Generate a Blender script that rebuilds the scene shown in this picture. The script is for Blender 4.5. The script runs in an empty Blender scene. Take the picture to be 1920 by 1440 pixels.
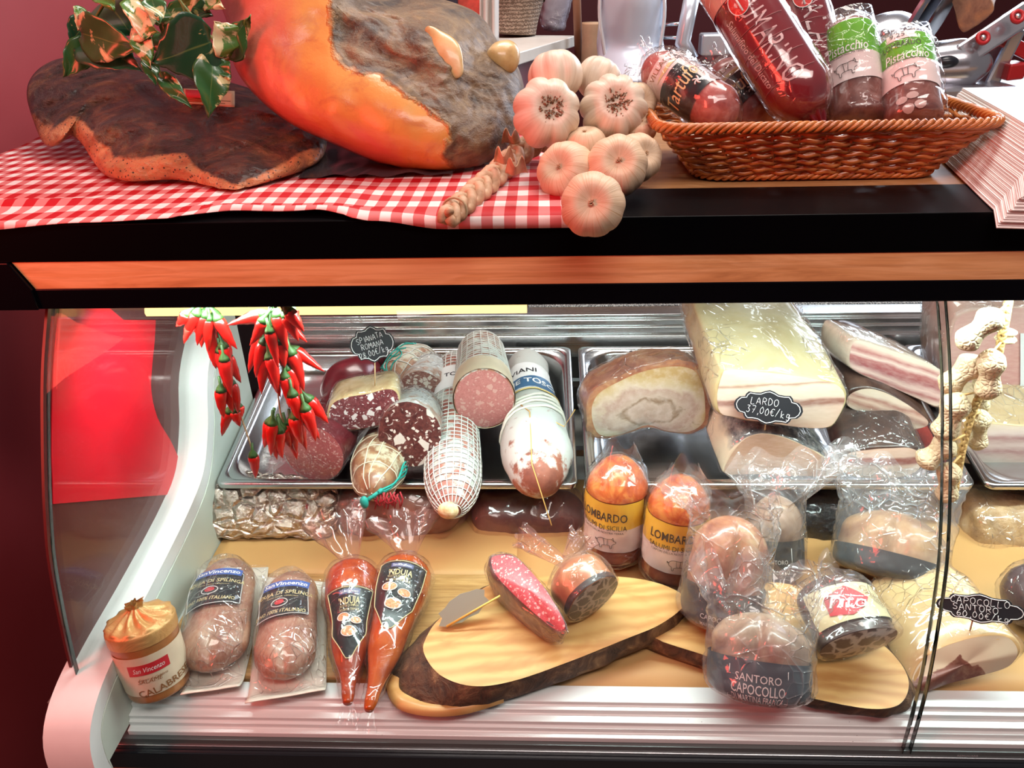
import bpy, bmesh, math, random
from mathutils import Vector, Matrix, noise as mn
random.seed(7)
SC = bpy.context.scene
COL = SC.collection
V = Vector
PI = math.pi

# ------------------------------------------------------------------ camera
F = 1443.0                       # focal length in pixels of a 1920x1440 frame
CAM = V((0, 0, 1.5))
_p, _y, _r = math.radians(29), math.radians(2.8), math.radians(-1.6)
_f = V((-math.sin(_y)*math.cos(_p), math.cos(_y)*math.cos(_p), -math.sin(_p)))
_rt = V((math.cos(_y), math.sin(_y), 0)); _up = _rt.cross(_f)
RT = _rt*math.cos(_r) + _up*math.sin(_r); UP = -_rt*math.sin(_r) + _up*math.cos(_r); FW = _f
cd = bpy.data.cameras.new('camera'); co = bpy.data.objects.new('camera', cd); COL.objects.link(co)
cd.sensor_width = 36; cd.lens = 36*F/1920; cd.clip_start = .02
m = Matrix((RT, UP, -FW)).transposed().to_4x4(); m.translation = CAM
co.matrix_world = m
SC.camera = co
SC.view_settings.view_transform = 'Standard'; SC.view_settings.look = 'None'
SC.view_settings.exposure = 0.0; SC.view_settings.gamma = 1
SC.cycles.transparent_max_bounces = 40
SC.cycles.max_bounces = 8
SC.cycles.caustics_reflective = False; SC.cycles.caustics_refractive = False
SC.cycles.sample_clamp_indirect = 4

# ------------------------------------------------------------------ world and lamps of the shop, with added fills
w = bpy.data.worlds.new('world'); SC.world = w; w.use_nodes = True
w.node_tree.nodes['Background'].inputs[0].default_value = (.95, .86, .88, 1)
w.node_tree.nodes['Background'].inputs[1].default_value = .17
def area(name, loc, target, sx, sy, power, col, spread=180):
    l = bpy.data.lights.new(name, 'AREA'); l.shape = 'RECTANGLE'; l.size = sx; l.size_y = sy
    l.energy = power; l.color = col; l.spread = math.radians(spread)
    o = bpy.data.objects.new(name, l); COL.objects.link(o); o.location = loc
    o.rotation_euler = (V(target)-V(loc)).to_track_quat('-Z', 'Y').to_euler()
    return o
area('case_led', (.36, .766, 1.172), (.36, .78, .86), 1.62, .035, 8.4, (.82, 1, .96), 170)
area('end_panel_fill', (-.40, .79, 1.150), (-.512, .90, .98), .08, .03, .7, (.9, 1, .95), 150)  # added fill that brightens the red end panel
area('ceiling_lamp', (.25, 1.45, 2.75), (.1, .95, 1.3), 1.5, .5, 34, (1, .93, .86))
area('window_daylight', (1.7, 2.9, 2.1), (.3, .9, 1.3), 1.4, 1.2, 46, (.80, .88, 1))
area('red_shop_glow', (-1.28, .02, 1.62), (-.25, .9, 1.36), .45, .8, 8.5, (1, .09, .06), 120)
area('front_fill', (.35, -.24, 2.75), (.2, .75, 1.2), 1.8, .4, 26, (1, .84, .78))  # added overhead fill for the oak strip and other front faces

def ray(px, py): return RT*((px-960)/F) + UP*((720-py)/F) + FW
def P(px, py, Y=None, z=None, x=None):
    """point of a real plane (Y, height z or x) that lies on the sight line of a photo pixel"""
    d = ray(px, py)
    t = Y/d.y if Y is not None else ((z-CAM.z)/d.z if z is not None else x/d.x)
    return CAM + d*t
def S(px, p): return px*((V(p)-CAM).dot(FW))/F      # photo pixels -> metres at point p
DECK, TOP = .772, 1.286
def TRAY(Y): return .857 + (Y-.87)*.18

# ------------------------------------------------------------------ objects
def tag(o, label=None, cat=None, group=None, kind=None):
    for k, v in (('label', label), ('category', cat), ('group', group), ('kind', kind)):
        if v: o[k] = v
    return o
def thing(name, label, cat, loc, group=None, kind=None):
    o = bpy.data.objects.new(name, None); COL.objects.link(o); o.location = V(loc)
    o.empty_display_size = .02
    return tag(o, label, cat, group, kind)
def wloc(o):
    p = V(o.location)
    while o.parent: o = o.parent; p += V(o.location)
    return p
class G:
    def __init__(s): s.v = []; s.f = []; s.uv = []
    def add(s, vs, fs, uvs=None):
        n = len(s.v); s.v += [V(a) for a in vs]; s.f += [tuple(i+n for i in f) for f in fs]
        s.uv += list(uvs) if uvs else [(0, 0)]*len(vs)
        return s
    def box(s, x0, x1, y0, y1, z0, z1):
        vs = [(x, y, z) for z in (z0, z1) for y in (y0, y1) for x in (x0, x1)]
        return s.add(vs, [(0, 2, 3, 1), (4, 5, 7, 6), (0, 1, 5, 4), (2, 6, 7, 3), (0, 4, 6, 2), (1, 3, 7, 5)])
    def obox(s, c, ax, ay, az, hx, hy, hz):
        c = V(c); vs = [c+V(ax)*x*hx+V(ay)*y*hy+V(az)*z*hz for z in (-1, 1) for y in (-1, 1) for x in (-1, 1)]
        return s.add(vs, [(0, 2, 3, 1), (4, 5, 7, 6), (0, 1, 5, 4), (2, 6, 7, 3), (0, 4, 6, 2), (1, 3, 7, 5)])
    def grid(s, nu, nv, fn, cu=False, cv=False):
        """fn(i/nu, j/nv) -> point"""
        mu = nu if cu else nu+1; mv = nv if cv else nv+1
        vs = []; uv = []; fs = []
        for j in range(mv):
            for i in range(mu):
                vs.append(fn(i/nu, j/nv)); uv.append((i/nu, j/nv))
        for j in range(nv):
            for i in range(nu):
                a = j*mu+i; b = j*mu+(i+1) % mu; c = ((j+1) % mv)*mu+(i+1) % mu; d = ((j+1) % mv)*mu+i
                fs.append((a, b, c, d))
        return s.add(vs, fs, uv)
    def tube(s, pts, r, n=6, closed=False, cap=True):
        pts = [V(p) for p in pts]; N = len(pts); rings = []
        if N < 2: return s
        t0 = (pts[1]-pts[0]).normalized(); nrm = t0.orthogonal().normalized()
        vs = []
        for i, p in enumerate(pts):
            a = pts[(i-1) % N] if (closed or i > 0) else p; b = pts[(i+1) % N] if (closed or i < N-1) else p
            t = (b-a)
            t = t.normalized() if t.length > 1e-9 else t0
            nrm = (nrm - t*nrm.dot(t)); nrm = nrm.normalized() if nrm.length > 1e-6 else t.orthogonal().normalized()
            bn = t.cross(nrm); rr = r(i/(N-1)) if callable(r) else r
            for k in range(n):
                an = 2*PI*k/n; vs.append(p+(nrm*math.cos(an)+bn*math.sin(an))*rr)
        fs = []
        for i in range(N if closed else N-1):
            for k in range(n):
                fs.append((i*n+k, i*n+(k+1) % n, ((i+1) % N)*n+(k+1) % n, ((i+1) % N)*n+k))
        if cap and not closed:
            fs.append(tuple(range(n-1, -1, -1))); fs.append(tuple((N-1)*n+k for k in range(n)))
        return s.add(vs, fs)
    def rings(s, rings, cap0=True, cap1=True, closed=True):
        n = len(rings[0]); vs = [p for r in rings for p in r]; fs = []
        for i in range(len(rings)-1):
            for k in range(n if closed else n-1):
                fs.append((i*n+k, i*n+(k+1) % n, (i+1)*n+(k+1) % n, (i+1)*n+k))
        if cap0: fs.append(tuple(range(n-1, -1, -1)))
        if cap1: fs.append(tuple((len(rings)-1)*n+k for k in range(n)))
        return s.add(vs, fs)
    def ball(s, c, r, n=8, m_=6):
        c = V(c); r = V(r) if not isinstance(r, (int, float)) else V((r, r, r))
        return s.grid(n, m_, lambda u, v: c+V((r.x*math.cos(2*PI*u)*math.sin(PI*v), r.y*math.sin(2*PI*u)*math.sin(PI*v), -r.z*math.cos(PI*v))), cu=True)
    def build(s, name, mat, parent=None, smooth=True, loc=None, bev=0, seg=2, sub=0, solid=0, auto=None, weld=False):
        me = bpy.data.meshes.new(name)
        o = bpy.data.objects.new(name, me); COL.objects.link(o)
        if parent is not None:
            base = wloc(parent); o.parent = parent
        else:
            base = V(loc) if loc is not None else sum(s.v, V())/max(1, len(s.v))
            o.location = base
        me.from_pydata([tuple(p-base) for p in s.v], [], s.f)
        if s.uv:
            ul = me.uv_layers.new(name='UVMap')
            idx = [0]*len(me.loops); me.loops.foreach_get('vertex_index', idx)
            flat = []
            for i in idx: flat += [s.uv[i][0], s.uv[i][1]]
            ul.data.foreach_set('uv', flat)
        bm = bmesh.new(); bm.from_mesh(me)
        if weld: bmesh.ops.remove_doubles(bm, verts=bm.verts, dist=1e-5)
        bmesh.ops.recalc_face_normals(bm, faces=bm.faces); bm.to_mesh(me); bm.free()
        for mm in (mat if isinstance(mat, (list, tuple)) else [mat]): me.materials.append(mm)
        if smooth: me.polygons.foreach_set('use_smooth', [True]*len(me.polygons))
        if bev:
            b = o.modifiers.new('bevel', 'BEVEL'); b.width = bev; b.segments = seg; b.limit_method = 'ANGLE'
        if solid:
            b = o.modifiers.new('solid', 'SOLIDIFY'); b.thickness = solid; b.offset = 0
        if sub:
            b = o.modifiers.new('sub', 'SUBSURF'); b.levels = sub; b.render_levels = sub
        if smooth and (auto or bev):
            try: me.set_sharp_from_angle(angle=math.radians(auto or 50))
            except Exception: pass
        return o

def N3(p, sc, seed=0): return mn.noise(V(p)*sc+V((seed*13.7, seed*7.1, seed*3.3)))
def FB(p, sc, seed=0, o=3):
    a = 0; w_ = 1.0
    for k in range(o): a += w_*N3(p, sc*2**k, seed+k*5); w_ *= .5
    return a
def lerp(a, b, t): return a+(b-a)*t
def sm(a, b, x): t = min(1, max(0, (x-a)/(b-a))); return t*t*(3-2*t)
def interp(pts, x):
    if x <= pts[0][0]: return pts[0][1]
    for (x0, y0), (x1, y1) in zip(pts, pts[1:]):
        if x <= x1:
            t = (x-x0)/(x1-x0); return lerp(y0, y1, t*t*(3-2*t)) if abs(y1-y0) > 1e-9 else y0
    return pts[-1][1]
def crv(pts, n, closed=False):
    """Catmull-Rom through pts"""
    pts = [V(p) for p in pts]; N = len(pts); out = []
    segs = N if closed else N-1
    for k in range(n):
        t = k/(n if closed else n-1)*segs; i = min(int(t), segs-1); f = t-i
        g = (lambda j: pts[j % N]) if closed else (lambda j: pts[min(max(j, 0), N-1)])
        a, b, c, d = g(i-1), g(i), g(i+1), g(i+2)
        out.append(.5*((2*b)+(c-a)*f+(2*a-5*b+4*c-d)*f*f+(3*b-a-3*c+d)*f**3))
    return out
def v2(l): return [V((a, b, 0)) for a, b in l]

# ------------------------------------------------------------------ materials
def srgb(r, g, b):
    c = lambda u: (u/255/12.92 if u/255 <= .04045 else ((u/255+.055)/1.055)**2.4)
    return (c(r), c(g), c(b), 1)
class NT:
    def __init__(s, name):
        s.m = bpy.data.materials.new(name); s.m.use_nodes = True; s.t = s.m.node_tree
        s.t.nodes.clear(); s.o = s.t.nodes.new('ShaderNodeOutputMaterial')
    def n(s, typ, props=None, **ins):
        nd = s.t.nodes.new('ShaderNode'+typ)
        for k, v in (props or {}).items(): setattr(nd, k, v)
        for k, v in ins.items(): s.set(nd, k, v)
        return nd
    def set(s, nd, k, v):
        sock = nd.inputs[int(k[1:])] if k[0] == '_' and k[1:].isdigit() else nd.inputs[k.replace('_', ' ')]
        if isinstance(v, bpy.types.NodeSocket): s.t.links.new(v, sock)
        elif isinstance(v, bpy.types.Node): s.t.links.new(v.outputs[0], sock)
        else:
            if sock.type == 'RGBA' and hasattr(v, '__len__') and len(v) == 3: v = (*v, 1)
            sock.default_value = v
    def obj(s): return s.n('TexCoord').outputs['Object']
    def uv(s): return s.n('TexCoord').outputs['UV']
    def map(s, vec, sc=(1, 1, 1), loc=(0, 0, 0), rot=(0, 0, 0)):
        return s.n('Mapping', Vector=vec, Scale=sc, Location=loc, Rotation=rot).outputs[0]
    def noise(s, scale, detail=4, rough=.55, vec=None, dist=0):
        return s.n('TexNoise', Vector=vec or s.obj(), Scale=scale, Detail=detail, Roughness=rough, Distortion=dist).outputs[0]
    def vor(s, scale, vec=None, feat='F1', rnd=1.0, out=0):
        return s.n('TexVoronoi', {'feature': feat}, Vector=vec or s.obj(), Scale=scale, Randomness=rnd).outputs[out]
    def ramp(s, fac, stops, interp_='LINEAR'):
        nd = s.n('ValToRGB', Fac=fac); cr = nd.color_ramp; cr.interpolation = interp_
        while len(cr.elements) < len(stops): cr.elements.new(.5)
        for e, (p, c) in zip(cr.elements, stops):
            e.position = p; e.color = c if hasattr(c, '__len__') and len(c) == 4 else ((*c, 1) if hasattr(c, '__len__') else (c, c, c, 1))
        return nd.outputs[0]
    def mix(s, fac, a, b, mode='MIX'):
        nd = s.n('Mix', {'data_type': 'RGBA', 'blend_type': mode})
        s.set(nd, '_0', fac)
        for sock, v in ((nd.inputs[6], a), (nd.inputs[7], b)):
            if isinstance(v, bpy.types.NodeSocket): s.t.links.new(v, sock)
            else: sock.default_value = v if len(v) == 4 else (*v, 1)
        return nd.outputs[2]
    def math(s, op, a, b=0.0, c=0.0, clamp=False):
        nd = s.n('Math', {'operation': op, 'use_clamp': clamp})
        for i, v in enumerate((a, b, c)): s.set(nd, '_%d' % i, v)
        return nd.outputs[0]
    def sep(s, vec): return s.n('SeparateXYZ', Vector=vec)
    def bump(s, h, st=.3, dist=.001, nrm=None):
        nd = s.n('Bump', Height=h, Strength=st, Distance=dist)
        if nrm: s.set(nd, 'Normal', nrm)
        return nd.outputs[0]
    def pbr(s, col, rough=.5, metal=0, normal=None, spec=.5, trans=0, coat=0, sss=0, coat_r=.08, alpha=None):
        b = s.n('BsdfPrincipled')
        s.set(b, 'Base Color', col); s.set(b, 'Roughness', rough); s.set(b, 'Metallic', metal)
        s.set(b, 'Specular IOR Level', spec); s.set(b, 'Transmission Weight', trans)
        if coat: s.set(b, 'Coat Weight', coat); s.set(b, 'Coat Roughness', coat_r)
        if sss: s.set(b, 'Subsurface Weight', sss); s.set(b, 'Subsurface Radius', (.004, .002, .001)); s.set(b, 'Subsurface Scale', 1.0)
        if normal is not None: s.set(b, 'Normal', normal)
        if alpha is not None: s.set(b, 'Alpha', alpha)
        s.t.links.new(b.outputs[0], s.o.inputs[0]); s.b = b
        return s.m
_cache = {}
def plain(name, col, rough=.5, metal=0, bump=0, bsc=300, var=.0, vsc=30, coat=0, spec=.5):
    k = name
    if k in _cache: return _cache[k]
    t = NT(name); c = col
    if var:
        nz = t.noise(vsc, 5)
        c = t.mix(t.ramp(nz, [(.3, 0), (.7, 1)]), tuple(x*(1-var) for x in col[:3])+(1,), tuple(min(1, x*(1+var)) for x in col[:3])+(1,))
    nr = t.bump(t.noise(bsc, 4), bump, .001) if bump else None
    _cache[k] = t.pbr(c, rough, metal, nr, coat=coat, spec=spec)
    return _cache[k]

def schlick(t, nrm=None, f0=.035):
    lw = t.n('LayerWeight')
    if nrm is not None: t.set(lw, 'Normal', nrm)
    return t.math('ADD', t.math('MULTIPLY', t.math('POWER', lw.outputs['Facing'], 5.0), 1-f0), f0)
def film_mat(name, milky=.06, gloss=.10, sc=60, st=.9, tint=(1, 1, 1), dist=.004, streak=(1, 1, 1), milk_col=(.9, .9, .92)):
    """clear crinkled packaging film: mostly see-through, fresnel gloss broken by folds, crease highlights painted white"""
    t = NT(name)
    vec = t.map(t.obj(), streak)
    w1 = t.n('TexNoise', Vector=vec, Scale=sc*.5, Detail=2.0)
    vm = t.n('VectorMath', {'operation': 'MULTIPLY_ADD'}); t.set(vm, '_0', w1.outputs['Color']); t.set(vm, '_1', (.5/sc,)*3); t.set(vm, '_2', vec)
    e1 = t.vor(sc*.75, vm.outputs[0], 'DISTANCE_TO_EDGE'); e2 = t.vor(sc*2.1, vm.outputs[0], 'DISTANCE_TO_EDGE')
    ms = t.ramp(t.noise(sc*.28, 3, .5, vec), [(.46, 0), (.62, 1)])
    crease = t.math('MULTIPLY', t.math('MAXIMUM', t.ramp(e1, [(0, 1), (.018, .4), (.05, 0)]), t.math('MULTIPLY', t.ramp(e2, [(0, 1), (.03, .3), (.07, 0)]), .6)), ms)
    n2 = t.noise(sc*.35, 3, .5, vec, .6)
    h = t.math('ADD', t.math('MULTIPLY', crease, .5), t.math('MULTIPLY', n2, 1.6))
    nr = t.bump(h, st, dist)
    tr = t.n('BsdfTransparent', Color=(*tint, 1))
    gl = t.n('BsdfGlossy', Color=(1, 1, 1, 1), Roughness=gloss, Normal=nr)
    df = t.n('BsdfDiffuse', Color=(*milk_col, 1), Normal=nr)
    fr = schlick(t, nr)
    m1 = t.n('MixShader'); t.set(m1, '_0', t.math('ADD', t.math('MULTIPLY', crease, min(.75, milky*5.5)), milky, clamp=True)); t.set(m1, '_1', tr); t.set(m1, '_2', df)  # crease highlights put in as white diffuse lines
    m2 = t.n('MixShader'); t.set(m2, '_0', t.math('ADD', fr, .02, clamp=True)); t.set(m2, '_1', m1); t.set(m2, '_2', gl)
    t.t.links.new(m2.outputs[0], t.o.inputs[0]); t.m.use_backface_culling = False
    return t.m
def glass_mat(name, refl=1.0, tint=(.985, .995, .99)):
    t = NT(name)
    tr = t.n('BsdfTransparent', Color=(*tint, 1)); gl = t.n('BsdfGlossy', Color=(1, 1, 1, 1), Roughness=.01)
    fr = schlick(t)
    mx = t.n('MixShader'); t.set(mx, '_0', t.math('MULTIPLY', fr, refl, clamp=True)); t.set(mx, '_1', tr); t.set(mx, '_2', gl)
    t.t.links.new(mx.outputs[0], t.o.inputs[0]); return t.m
def emit(name, col, st):
    t = NT(name); e = t.n('Emission', Color=(*col[:3], 1), Strength=st); t.t.links.new(e.outputs[0], t.o.inputs[0]); return t.m

def wood_mat(name, cols, axis=0, sc=1.0, rough=.45, planks=0, coat=0, bump=.15):
    """grain runs along the given axis; cols dark -> light"""
    t = NT(name); st = [9, 9, 9]; st[axis] = .9
    vec = t.map(t.obj(), tuple(x*sc for x in st))
    g1 = t.noise(3.2, 5, .6, vec, 1.4)
    fine = [240, 240, 240]; fine[axis] = 7
    g2 = t.noise(1.0, 4, .6, t.map(t.obj(), tuple(x*sc for x in fine)))
    base = t.ramp(g1, [(.25, cols[0]), (.42, cols[1]), (.55, cols[2]), (.62, cols[1]), (.8, cols[2])])
    c = t.mix(t.math('MULTIPLY', t.ramp(g2, [(.45, 0), (.75, 1)]), .55), base, cols[0])
    return t.pbr(c, rough, 0, t.bump(g2, bump, .0006), coat=coat)
STEEL = None
def steel_mat(name, col=(.62, .63, .64), rough=.24, axis=0):
    t = NT(name); sc = [600, 600, 600]; sc[axis] = 8
    nz = t.noise(1, 3, .5, t.map(t.obj(), tuple(sc)))
    r = t.math('ADD', t.math('MULTIPLY', nz, .16), rough-.05)
    return t.pbr(col, r, 1, t.bump(nz, .05, .0004))

# ------------------------------------------------------------------ text
_txt = {}
def text2d(s, shear=0, bold=0.0, spacing=1.0):
    k = (s, shear, bold, spacing)
    if k in _txt: return _txt[k]
    cu = bpy.data.curves.new('t', 'FONT'); cu.body = s; cu.size = 1; cu.shear = shear; cu.offset = bold
    cu.resolution_u = 2; cu.space_character = spacing; cu.fill_mode = 'FRONT' if hasattr(cu, 'fill_mode') else cu.fill_mode
    o = bpy.data.objects.new('t', cu); COL.objects.link(o)
    dg = bpy.context.evaluated_depsgraph_get(); me = bpy.data.meshes.new_from_object(o.evaluated_get(dg))
    vs = [(v.co.x, v.co.y) for v in me.vertices]; fs = [tuple(p.vertices) for p in me.polygons]
    bpy.data.objects.remove(o); bpy.data.curves.remove(cu); bpy.data.meshes.remove(me)
    if vs:
        x0 = min(v[0] for v in vs); x1 = max(v[0] for v in vs)
        vs = [(x-(x0+x1)/2, y-.35) for x, y in vs]
    else: x0 = x1 = 0
    _txt[k] = (vs, fs, x1-x0)
    return _txt[k]
def add_text(g, s, mp, cx, cy, h, width=None, rot=0, shear=0, bold=0.0, spacing=1.0):
    """letters of cap height h centred at (cx,cy) of a label; mp(u,v)->point in space"""
    vs, fs, w_ = text2d(s, shear, bold, spacing)
    if not vs: return g
    k = h/.72; kx = k if width is None else width/w_
    ca, sa = math.cos(rot), math.sin(rot)
    out = []
    for x, y in vs:
        x *= kx; y *= k
        out.append(mp(cx+x*ca-y*sa, cy+x*sa+y*ca))
    return g.add(out, fs)

# ------------------------------------------------------------------ bodies of revolution-like food
class Body:
    def __init__(s, A, B, r, prof=None, e0=.3, e1=.3, ex=1.0, ey=1.0, lump=0, lsc=25, seed=1, bend=None, face=None, cs=None, pw=.5):
        s.A = V(A); s.B = V(B); d = s.B-s.A; s.L = d.length; s.w = d/s.L; s.r = r
        s.prof = prof or [(0, 1), (1, 1)]; s.e0 = e0; s.e1 = e1; s.ex = ex; s.ey = ey
        s.lump = lump; s.lsc = lsc; s.seed = seed; s.bend = bend; s.cs = cs; s.pw = pw
        f = V(face) if face is not None else (CAM-(s.A+s.B)/2)
        s.x = (f-s.w*f.dot(s.w)).normalized(); s.y = s.w.cross(s.x)
    def R(s, z):
        f = interp(s.prof, z)
        if s.e0 and z < s.e0: f *= max(0, 1-((s.e0-z)/s.e0)**2)**s.pw
        if s.e1 and z > 1-s.e1: f *= max(0, 1-((z-1+s.e1)/s.e1)**2)**s.pw
        return s.r*f
    def ctr(s, z):
        p = s.A+s.w*(z*s.L)
        if s.bend is not None: p = p+V(s.bend)*(4*z*(1-z))
        return p
    def pt(s, z, th, off=0.0):
        rr = s.R(z); k = s.cs(th, z) if s.cs else 1
        d = s.x*(math.cos(th)*s.ex)+s.y*(math.sin(th)*s.ey)
        p = s.ctr(z)+d*(rr*k)
        if s.lump: p = p+d*(FB(p, s.lsc, s.seed)*s.lump*min(1, rr/s.r*1.5))
        if off:
            sl = (s.R(min(1, z+.01))-s.R(max(0, z-.01)))/(.02*s.L)
            nn = (d.normalized()-s.w*max(-3, min(3, sl))).normalized()
            p = p+nn*off
        return p
    def zs(s, n):
        return [.5-.5*math.cos(PI*i/n)*(1) for i in range(n+1)] if (s.e0 or s.e1) else [i/n for i in range(n+1)]
    def geo(s, nth=40, nz=30, off=0.0, z0=0, z1=1, cap0=True, cap1=True, disp=None):
        g = G(); zz = s.zs(nz); zz = [z0+(z1-z0)*z for z in zz]
        g.grid(nth, nz, lambda u, v: (lambda z, th: s.pt(z, th, off+(disp(z, th) if disp else 0)))(zz[round(v*nz)], 2*PI*u), cu=True)
        if cap0 and not s.e0: g.f.append(tuple(range(nth)))
        if cap1 and not s.e1: g.f.append(tuple(nz*nth+k for k in range(nth)))
        return g
    def patch(s, z0, z1, t0, t1, off=.0008, nu=24, nv=16, edge=None):
        """label wrapped over the skin; edge(v)->(lo,hi) in 0..1 limits the angle span per row"""
        g = G()
        def fn(u, v):
            if edge: lo, hi = edge(v); u = lo+(hi-lo)*u
            return s.pt(lerp(z0, z1, v), lerp(t0, t1, u), off)
        return g.grid(nu, nv, fn)
    def face(s, end=1, rings=8, nth=48, bulge=.0, off=.0006, inset=1.0):
        """cut face with uv in metres"""
        g = G(); z = end; c = s.ctr(z); sg = 1 if end else -1
        vs = []; uv = []; fs = []
        for k in range(rings+1):
            t = k/rings
            for i in range(nth):
                p = s.pt(z, 2*PI*i/nth); p = c+(p-c)*(t*inset)
                q = p-c; vs.append(p+s.w*sg*(off+bulge*(1-t*t))); uv.append((q.dot(s.y), q.dot(s.x)))
        for k in range(rings):
            for i in range(nth):
                fs.append((k*nth+i, k*nth+(i+1) % nth, (k+1)*nth+(i+1) % nth, (k+1)*nth+i))
        return g.add(vs, fs, uv)
    def film(s, off=.003, crink=.004, csc=45, nth=56, nz=40, z0=0.0, z1=1.0, seed=3):
        def dp(z, th):
            p = s.pt(z, th); n_ = mn.noise(p*csc+V((seed*9.1, 0, seed)))
            return crink*(1-abs(n_)*2.2)*.6+abs(N3(p, csc*2.3, seed))*crink*.5
        return s.geo(nth, nz, off, z0, z1, disp=dp)
    def map(s, z0, th0, off=.0014, rot=0.0, end=None):
        """(u,v) metres on the label -> point; u to the right, v towards B"""
        rr = max(s.R(z0)*(s.ey+s.ex)/2, 1e-4)
        ca, sa = math.cos(rot), math.sin(rot)
        return lambda u, v: s.pt(min(.999, max(.001, z0+(u*sa+v*ca)/s.L)), th0+(u*ca-v*sa)/rr, off)
    def net(s, nz=14, nth=16, r=.0006, z0=0, z1=1, off=.0008, skew=0.0, seg=3, jit=0.0):
        g = G()
        rnd = random.Random(s.seed)
        ph = [rnd.uniform(-jit, jit) for _ in range(nth)]
        for k in range(nth):
            pts = []
            M = nz*seg
            for i in range(M+1):
                z = lerp(z0, z1, i/M); zq = z
                pts.append(s.pt(zq, 2*PI*k/nth+skew*z*2*PI+ph[k]+.25*jit*math.sin(i*.9+k), off))
            g.tube(pts, r, 4)
        for j in range(nz+1):
            z = lerp(z0, z1, j/nz)
            if s.R(z) < .003: continue
            M = nth*3
            g.tube([s.pt(min(1, max(0, z+.12/nz*math.cos(3*2*PI*i/3))), 2*PI*i/M, off) for i in range(M)], r, 4, closed=True)
        return g

def cam_plane(c, tilt=0.0):
    """frame of an upright plate at c that faces the customer: right, up, normal"""
    n_ = (CAM-V(c)); n_.z *= (1-tilt); n_.normalize()
    r_ = (RT-n_*RT.dot(n_)).normalized(); return r_, n_.cross(r_), n_
# ================================================================== SETTING
t = NT('red_wall'); nz = t.noise(6, 3)
RED = t.pbr(t.mix(nz, (.28, .036, .043, 1), (.35, .050, .058, 1)), .42, 0, t.bump(t.noise(90, 3), .08, .001), spec=.4)
def struct(name, g, mat, **k):
    o = g.build(name, mat, smooth=False, **k); o['kind'] = 'structure'; return o
struct('wall_left', G().box(-.86, -.80, .64, 3.6, 0, 2.9), RED)
struct('wall_back', G().box(-.86, 2.6, 3.5, 3.56, 0, 2.9), plain('dark_red_paint', (.085, .008, .012), .5))
struct('wall_front', G().box(-3.2, 2.6, -2.3, -2.25, 0, 2.9), plain('shop_dark', (.06, .02, .02), .6))
struct('wall_far_left', G().box(-2.70, -2.64, -2.3, .70, 0, 2.9), RED)
struct('wall_return', G().box(-2.64, -.86, .64, .70, 0, 2.9), RED)
struct('floor', G().box(-3.2, 2.6, -2.2, 3.56, -.05, 0), plain('floor_tile', (.10, .08, .075), .35, var=.2, vsc=8))

# ================================================================== DELI COUNTER
BLACK = plain('black_laminate', (.0015, .0015, .003), .25, spec=.22)
OAK = wood_mat('oak_laminate', [(.45, .19, .065, 1), (.74, .38, .15, 1), (.84, .48, .22, 1)], axis=0, sc=1.3)
OAKTOP = wood_mat('oak_top', [(.20, .085, .03, 1), (.36, .17, .06, 1), (.44, .22, .085, 1)], axis=0, sc=1.2)
WHITE = plain('white_plastic', (.78, .80, .78), .32, var=.06, vsc=12)
t = NT('sill_white')
specks = t.ramp(t.vor(130), [(.05, 1), (.075, 0)]); msk = t.ramp(t.noise(11, 2), [(.56, 0), (.62, 1)])
ALU = t.pbr(t.mix(t.math('MULTIPLY', specks, msk), (.84, .90, .90, 1), (.06, .05, .04, 1)), .28, 0, None, spec=.6)
ALUM = steel_mat('brushed_aluminium', (.74, .77, .78), .22)
LINER = plain('liner_pale_green', (.62, .68, .60), .35, var=.08, vsc=9)
GLASS = glass_mat('clear_glass', .5)
ENDGLASS = glass_mat('end_glass', .7, (.97, .98, .975))

C = thing('deli_counter', 'refrigerated deli counter with curved glass front, black and oak edge and steel trays', 'counter', (.35, .85, 0))
XL, XR = -.505, 1.25
G().box(-.714, XR, .798, 1.10, 1.250, TOP).build('worktop', OAKTOP, C, smooth=False)
G().box(-.78, XR, .700, .798, 1.250, 1.2875).build('black_edge_band', plain('black_edge', (.0015, .0015, .002), .35, spec=.05), C, smooth=False, bev=.0008)
g = G(); zt, zb, yf = 1.2505, 1.222, .701
fr = [(-.523, yf, zt), (XR, yf, zt), (XR, yf, zb), (-.508, yf, zb)]
g.add(fr+[(x, y+.03, z) for x, y, z in fr], [(0, 1, 2, 3), (7, 6, 5, 4), (0, 4, 5, 1), (1, 5, 6, 2), (2, 6, 7, 3), (3, 7, 4, 0)]).build('oak_strip', OAK, C, smooth=False)
G().box(-.78, XR, .700, .735, 1.200, 1.2222).build('lower_black_band', BLACK, C, smooth=False, bev=.0015)
g = G(); pr = [(-.78, 1.2505), (-.5245, 1.2505), (-.5095, 1.222), (-.5095, 1.2005), (-.78, 1.2005)]
g.rings([[(x, .6965, z) for x, z in pr], [(x, .735, z) for x, z in pr]]).build('end_cap', BLACK, C, smooth=False, bev=.001)
# lamp housing and warm tube behind the lower band
G().box(XL+.02, XR, .742, .775, 1.205, 1.25).build('lamp_housing', ALUM, C, smooth=False)
g = G(); g.tube([(XL+.045, .805, 1.152), (-.02, .805, 1.152)], .0065, 8); G().box(XL+.03, XR, .797, .815, 1.164, 1.25).build('tube_holder', ALUM, C, smooth=False)
g.build('warm_lamp_tube', emit('warm_tube', (1, .70, .26), 2.0), C)
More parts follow.
